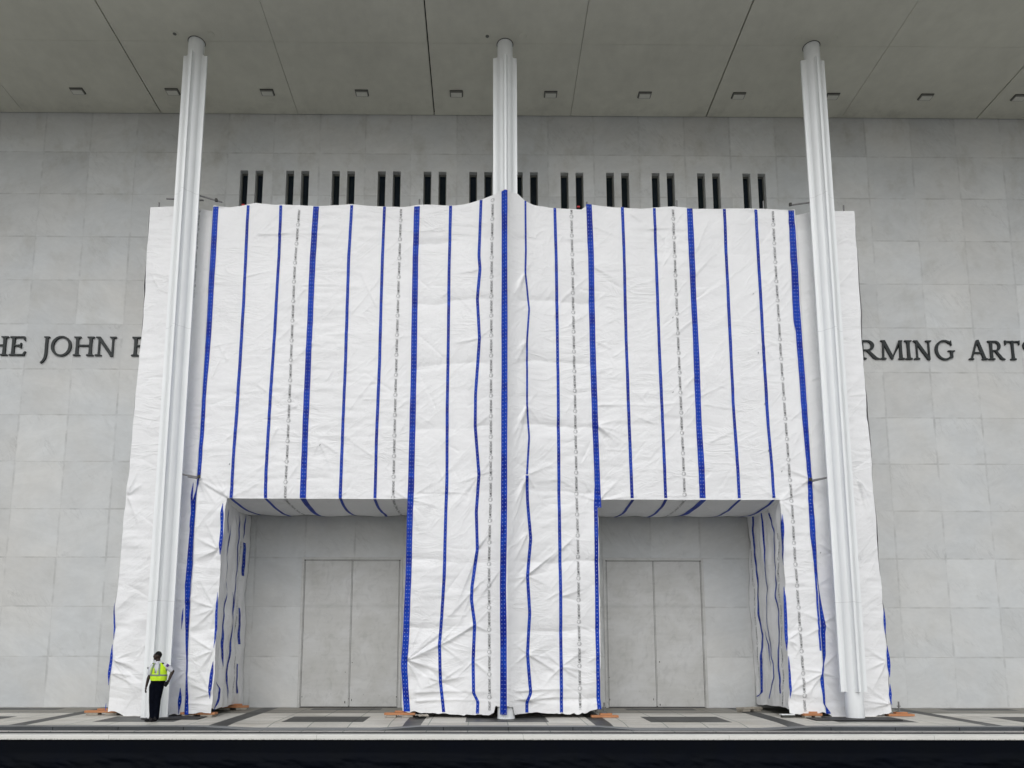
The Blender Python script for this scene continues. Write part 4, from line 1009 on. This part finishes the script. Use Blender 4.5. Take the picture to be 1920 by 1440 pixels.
# timber sole boards under the scaffold feet
def sole(x, y, length, lab, rot=0, base=True, jack=False, wood=True, thick=.06):
    z = float(gz(x, y))
    e = empty('sole_board', (x, y, z), lab, 'timber board', 'boards under the scaffold feet')
    e.rotation_euler = (0, 0, rot)
    zz = .0
    if base:
        for dx in (-.28*length, .26*length):
            MB().box((dx, 0, .030), (length*.34, .26, .055), .004).build('packer', M_['boardbase'], e)
        zz = .06
    MB().box((0, -.01, zz+thick/2+.004), (length, .24, thick), .004).build('plank', M_['wood'] if wood else M_['boardbase'], e)
    if wood: MB().box((length*.06, .02, zz+thick+.030), (length*.45, .17, .045), .003).build('upper_plank', M_['wood'], e)
    if jack:
        j = MB().tube((0, 0, zz+thick+.05), (0, 0, zz+thick+.34), .022, n=12)
        j.box((0, 0, zz+thick+.062), (.13, .13, .012)); j.tube((0, 0, zz+thick+.2), (0, 0, zz+thick+.225), .05, n=10)
        j.build('jack', M_['galv'], e)
sole(-11.28, -2.25, .95, 'orange timber board on grey packers at the far left foot of the wrap', .05)
sole(-8.42, -2.75, .95, 'orange timber board under a screw jack at the front corner of the left leg', -.04, True, True)
sole(-8.15, -.75, .90, 'split orange timber board against the wall behind the left leg', .35, True)
sole(-2.90, -2.84, .84, 'bright orange timber board at the left foot of the middle leg', 0, True)
sole(2.70, -2.86, .74, 'orange timber board at the right foot of the middle leg', 0, False, True)
sole(8.36, -2.95, .50, 'short orange timber board at the front foot of the right leg', 0, True)
sole(11.05, -2.45, .72, 'orange timber board under a screw jack at the far right foot of the wrap', 0, False, True)
sole(7.30, -1.1, .85, 'brown weathered board pile behind the inner corner of the right leg', .5, True, False, False)
e = empty('white_plank', (7.72, -2.88, float(gz(7.72, -2.88))), 'short white board lying at the inner corner of the right leg', 'board')
MB().box((0, 0, .085), (.36, .2, .025), .004).build('board', M_['paint'], e); MB().box((.0, .0, .035), (.30, .16, .06)).build('packer', M_['rim'], e)

# sheet of folded plastic left by the middle leg
def scrap(x, y, s, lab, mat, rot=0):
    u, v = np.meshgrid(np.linspace(-1, 1, 14), np.linspace(-1, 1, 10), indexing='ij')
    Z = .05+.06*np.abs(np.sin(u*3+v*2))*(1-v*v*.6)+.05*vnoise(u*3+9, v*3, 150)
    P = np.stack([u*s*.5, v*.12, np.maximum(Z, .01)], -1).reshape(-1, 3)
    o = link('plastic_scrap', np_mesh('scrap', P, grid_faces(14, 10)), mat)
    o.location = (x, y, float(gz(x, y))); o.rotation_euler = (0, 0, rot)
    tag(o, lab, 'plastic scrap')
scrap(-2.28, -3.10, .36, 'crumpled grey plastic scrap beside the orange board at the middle leg', M_['boardbase'], .1)
# black rubber mats round the feet of the outer legs
def mat_(x, y, w, d, lab):
    o = MB().box((0, 0, .014), (w, d, .02), .006).build('rubber_mat', M_['asphalt'])
    o.location = (x, y, float(gz(x, y))+.004); o.rotation_euler = (math.atan(.032), 0, 0)
    tag(o, lab, 'mat')
mat_(-8.9, -3.15, 1.5, .8, 'thin black mat on the paving under the hem beside the left column')
mat_(9.3, -3.35, 2.3, .75, 'thin black mat on the paving around the foot of the right column')

# ------------------------------------------------------------------ low wall in front with dark sheet hung on it
lw = empty('low_wall', (0, -12, -.305), 'low wall in the foreground with pale concrete coping and navy plastic sheet on its face', 'low wall')
lw_loc = Vector((0, 12, .305))
ys_, zs_ = -12.0, .285
m = MB().box((0, ys_+.11+12, .243+.305), (60, .26, .072), .012); m.build('coping', M_['coping'], lw)
MB().box((0, ys_+.13+12, -.04+.305), (60, .18, .52)).build('core', M_['kerb_face'], lw)
nx, nz = 1400, 34
u = np.linspace(-12.5, 12.5, nx)[:, None]; v = np.linspace(0, 1, nz)[None, :]
Zs = -.30+v*(.208+.30)+0*u
cr_ = np.clip((.0-Zs)/.10, 0, 1)
D_ = .004*vnoise(u*.8, Zs*3, 160)+cr_*(.030+.050*vnoise(u*1.6+3, Zs*7, 161)+.030*vnoise(u*7+Zs*9, Zs*16, 162)+.012*np.abs(vnoise(u*13, Zs*25+u*3, 163)))
Ys = .022-np.maximum(D_, -.002)-.012
me = np_mesh('navy_sheet', np.stack([u+0*v, Ys, Zs+.305], -1).reshape(-1, 3), grid_faces(nx, nz))
link('plastic_sheet', me, M_['navy'], lw)

# ------------------------------------------------------------------ the guard
def remesh(name, mb, mat, parent, voxel=.007, smooth=4):
    me = mb.mesh(name)
    o = bpy.data.objects.new(name, me); col.objects.link(o)
    r = o.modifiers.new('r', 'REMESH'); r.mode = 'VOXEL'; r.voxel_size = voxel; r.use_smooth_shade = True
    s = o.modifiers.new('s', 'SMOOTH'); s.iterations = smooth; s.factor = .5
    m2 = bpy.data.meshes.new_from_object(o.evaluated_get(bpy.context.evaluated_depsgraph_get()))
    bpy.data.objects.remove(o)
    m2.materials.clear()
    o2 = link(name, m2, mat, parent)
    for p in m2.polygons: p.use_smooth = True
    return o2
def limb(mb, pts, n=14):
    """pts: (x,y,z,r) chain with balls at the joints"""
    for a, b in zip(pts[:-1], pts[1:]): mb.tube(a[:3], b[:3], a[3], b[3], n)
    for a in pts: mb.ball(a[:3], (a[3],)*3, 2)
def loft(rings, n=36, skip=None):
    """rings: (cx, cy, z, rx, ry)"""
    V = []; F = []
    for (cx, cy, z, rx, ry) in rings:
        for k in range(n):
            a = 2*math.pi*k/n; c, s = math.cos(a), math.sin(a)
            q = (abs(c)**2.4+abs(s)**2.4)**(-1/2.4)
            V.append((cx+rx*c*q, cy+ry*s*q, z))
    for i in range(len(rings)-1):
        for k in range(n):
            if skip and skip(i, k): continue
            a = i*n+k; b = i*n+(k+1) % n
            F.append((a, b, b+n, a+n))
    return V, F

skin = plain('dark_brown_skin', (.030, .017, .012), .45, .4, 0, .12, 20)
hairm = plain('black_short_hair', (.006, .006, .006), .8, .2)
shirtm = plain('white_uniform_shirt', (.62, .63, .68), .8, .2, 0, .06, 12)
vestm = plain('fluorescent_yellow_vest', (.58, .86, .03), .7, .25, 0, .10, 16)
stripem = plain('silver_reflective_stripe', (.19, .23, .21), .5, .4, 0, .08, 20)
trousm = plain('black_trousers', (.003, .004, .008), .9, .05, 0, .3, 12)
shoem = plain('black_shoes', (.004, .004, .005), .5, .2)
glovem = plain('black_glove', (.012, .012, .013), .7, .3)
patchm = plain('purple_red_patch', (.10, .035, .20), .7, .2, 0, .5, 60)

gx, gy = -9.115, -4.02
g = empty('person', (gx, gy, float(gz(gx, gy))), 'person in white shirt, yellow reflective vest and black trousers standing by the left column', 'person')
b = MB()
# head turned to its right (towards -x)
b.ball((.010, .0, 1.700), (.088, .072, .102), 3); b.ball((-.030, -.008, 1.655), (.070, .060, .085), 3)
b.ball((-.050, -.012, 1.607), (.045, .045, .035), 2); b.ball((-.095, -.018, 1.677), (.022, .015, .020), 2)
b.ball((-.092, -.016, 1.645), (.018, .024, .012), 2); b.ball((-.076, -.014, 1.717), (.024, .045, .018), 2)
b.ball((.018, -.074, 1.675), (.018, .012, .032), 2); b.ball((.018, .072, 1.675), (.018, .012, .032), 2)
limb(b, [(.02, .01, 1.49, .060), (.012, .005, 1.60, .055)])
b.ball((.05, .0, 1.30), (.165, .095, .20), 3); b.ball((.04, .0, 1.0), (.150, .10, .16), 3); b.ball((.05, 0, 1.15), (.15, .09, .2), 2)
limb(b, [(-.10, .0, 1.45, .055), (-.17, .01, 1.20, .045), (-.205, -.01, 1.10, .040), (-.235, -.03, .90, .028)])
limb(b, [(.21, .0, 1.45, .055), (.385, .06, 1.285, .045), (.345, .02, 1.14, .037), (.325, -.01, 1.04, .028)])
limb(b, [(-.06, 0, .90, .08), (-.07, 0, .48, .055), (-.035, .01, .10, .04), (-.05, -.03, .05, .035)])
limb(b, [(.09, 0, .90, .08), (.055, .02, .48, .055), (.045, .02, .10, .04), (.04, -.03, .05, .035)])
# hanging right hand: palm, four fingers and a thumb, slightly curled
b.ball((-.240, -.035, .845), (.024, .034, .046), 2)
for k, (dy, ln) in enumerate(((-.028, .074), (-.010, .084), (.009, .078), (.026, .062))):
    limb(b, [(-.243, -.035+dy, .815, .0095), (-.244, -.035+dy*1.05, .815-ln*.55, .0088), (-.228, -.035+dy*1.05, .815-ln, .0078)], 8)
limb(b, [(-.228, -.062, .860, .011), (-.214, -.080, .826, .010), (-.210, -.082, .796, .008)], 8)
# left hand under the glove
b.ball((.300, -.03, .985), (.034, .026, .042), 2)
for k, (dx, ln) in enumerate(((-.022, .060), (-.006, .068), (.010, .064), (.025, .052))):
    limb(b, [(.288+dx, -.035, .955, .0095), (.280+dx, -.05, .955-ln*.5, .0088), (.270+dx*.9, -.040, .955-ln*.9, .0078)], 8)
limb(b, [(.262, -.035, 1.0, .011), (.242, -.045, .975, .010), (.234, -.045, .950, .008)], 8)
body = remesh('body', b, skin, g, .006, 3)
# hair cap
h = MB(); h.ball((.016, .0, 1.712), (.089, .076, .094), 3)
hm = h.mesh('hair'); bmh = bmesh.new(); bmh.from_mesh(hm)
bmesh.ops.delete(bmh, geom=[v for v in bmh.verts if v.co.z < 1.705-.35*max(v.co.x-.02, 0)*2 or v.co.x < -.050], context='VERTS'); bmh.to_mesh(hm); bmh.free()
link('hair', hm, hairm, g)
em = MB(); em.ball((-.091, -.045, 1.695), (.007, .010, .006), 1); em.ball((-.094, .018, 1.695), (.007, .010, .006), 1); em.build('eyes', plain('eye_white', (.35, .33, .3), .3, .5), g)
# trousers
t = MB()
limb(t, [(-.055, .0, .90, .115), (-.070, .0, .55, .085), (-.045, .01, .12, .072)], 20)
limb(t, [(.085, .01, .90, .112), (.052, .02, .55, .083), (.040, .03, .10, .072)], 20)
t.ball((.025, .0, .95), (.178, .125, .12), 3); t.ball((.045, 0, 1.02), (.185, .125, .09), 3)
tr = remesh('trousers', t, trousm, g, .010, 5)
MB().tube((.05, 0, 1.035), (.052, 0, 1.075), .19, .19, 32).build('belt', shoem, g).scale = (1, .70, 1)
# shoes
for (x, y, ax) in ((-.075, -.04, 200), (.035, -.03, 235)):
    s = MB(); a = math.radians(ax); dx, dy = math.cos(a), math.sin(a)
    s.ball((x, y+.02, .045), (.052, .055, .048), 2); s.ball((x+dx*.09, y+dy*.09, .034), (.05, .05, .034), 2)
    s.tube((x, y+.02, .045), (x+dx*.09, y+dy*.09, .034), .045, .040, 14); s.tube((x, y+.02, .05), (x, y+.03, .13), .05, .045, 14)
    remesh('shoe', s, shoem, g, .008, 3)
# shirt with sleeves and collar
s = MB()
s.ball((.055, .0, 1.33), (.186, .118, .17), 3); s.ball((.055, .0, 1.15), (.188, .125, .15), 3)
limb(s, [(-.10, .0, 1.435, .070), (-.155, .005, 1.33, .068), (-.185, .01, 1.225, .060)], 18)
limb(s, [(.205, .0, 1.440, .074), (.285, .025, 1.385, .070), (.352, .05, 1.310, .060)], 18)
s.tube((-.08, 0, 1.455), (.19, 0, 1.455), .062, .062, 18); s.tube((.03, .008, 1.46), (.018, .005, 1.545), .105, .068, 20)
sh = remesh('shirt', s, shirtm, g, .008, 4)
cw = MB()
for sx, rz in ((-1, .5), (1, -.5)): cw.box((.008+sx*.032, -.075, 1.515), (.06, .012, .045), .004, Matrix.Rotation(sx*.55, 4, 'Y') @ Matrix.Rotation(rz, 4, 'Z'))
cw.build('collar', shirtm, g)
# vest: front opening as a deep V showing the shirt
rings = [(.058, 0, 1.045, .196, .140), (.058, 0, 1.09, .206, .146), (.057, 0, 1.16, .206, .146), (.055, 0, 1.23, .203, .142), (.054, 0, 1.30, .200, .138), (.054, 0, 1.37, .194, .130), (.055, 0, 1.43, .180, .112), (.052, 0, 1.475, .148, .090), (.045, 0, 1.505, .115, .075)]
nseg = 72
def vskip(i, k):
    a = (k/nseg*360) % 360; zz = rings[i][2]
    v = abs(((a-262+180) % 360)-180)
    if zz >= 1.22 and v < 8+(zz-1.20)*85: return True
    if zz >= 1.29 and (a < 22 or a > 338 or 158 < a < 202): return True
    return False
V_, F_ = loft(rings, nseg, vskip)
V2 = np.array(V_); V2 += (np.stack([.006*np.sin(V2[:, 2]*60+V2[:, 0]*30)]*1+[.006*np.sin(V2[:, 2]*47+V2[:, 0]*40), 0*V2[:, 0]], -1))
vest = link('vest', np_mesh('vest', V2, F_), vestm, g)
def band(z0, z1, name='reflective_stripe'):
    rr = []
    for z in np.linspace(z0, z1, 3):
        R = [r[2] for r in rings]; rr.append((.056, 0, z, np.interp(z, R, [r[3] for r in rings])+.007, np.interp(z, R, [r[4] for r in rings])+.007))
    v, f = loft(rr, 72); link(name, np_mesh(name, v, f), stripem, g)
band(1.165, 1.205)
for x0, x1 in ((-.085, -.105), (.135, .130)):   # shoulder stripes down the chest
    v = []
    zs = np.linspace(1.205, 1.485, 14); R = [r[2] for r in rings]
    for z in zs:
        ry = np.interp(z, R, [r[4] for r in rings])+.010; rx = np.interp(z, R, [r[3] for r in rings])
        t_ = (z-1.205)/.28; xc = x1+(x0-x1)*t_ if x0 < 0 else x1+(.105-x1)*t_
        if x0 < 0: xc = -.105+.055*t_
        for d in (-.019, .019):
            x = xc+d; q = min(abs(x-.055)/rx, .98); y = -ry*(1-q**2.4)**(1/2.4)
            v.append((x, y-.003, z))
    link('reflective_stripe', np_mesh('stripe', v, grid_faces(14, 2)), stripem, g)
# shoulder straps, badge and patch, radio in the gloved hand
MB().box((.175, -.045, 1.495), (.05, .10, .022), .006, Matrix.Rotation(.35, 4, 'Y')).build('shoulder_strap', shoem, g)
MB().box((-.085, -.03, 1.487), (.04, .08, .02), .006, Matrix.Rotation(-.3, 4, 'Y')).build('shoulder_strap', shoem, g)
MB().box((0, 0, 0), (.062, .010, .070), .004).build('sleeve_patch', patchm, g, (.290, -.050, 1.435)).rotation_euler = (.0, .5, .25)
MB().box((0, 0, 0), (.010, .05, .05), .004).build('sleeve_patch', shoem, g, (-.232, -.010, 1.37))
MB().ball((.034, -.131, 1.27), (.006, .004, .006), 1).ball((.034, -.132, 1.32), (.006, .004, .006), 1).build('button', shirtm, g)
gl = MB(); gl.ball((.300, -.032, .985), (.043, .036, .052), 2); gl.tube((.325, -.012, 1.05), (.305, -.028, 1.0), .036, .038, 14)
for k, (dx, ln) in enumerate(((-.022, .060), (-.006, .068), (.010, .064), (.025, .052))):
    limb(gl, [(.288+dx, -.037, .955, .0125), (.280+dx, -.052, .955-ln*.5, .0115), (.270+dx*.9, -.042, .955-ln*.9, .0105)], 8)
limb(gl, [(.262, -.037, 1.0, .014), (.242, -.047, .975, .013), (.234, -.047, .950, .011)], 8)
remesh('glove', gl, glovem, g, .006, 2)
MB().box((.272, -.085, .965), (.05, .035, .12), .008, Matrix.Rotation(.25, 4, 'Y')).build('radio', shoem, g)
g.scale = (1.0, 1.0, 1.0)
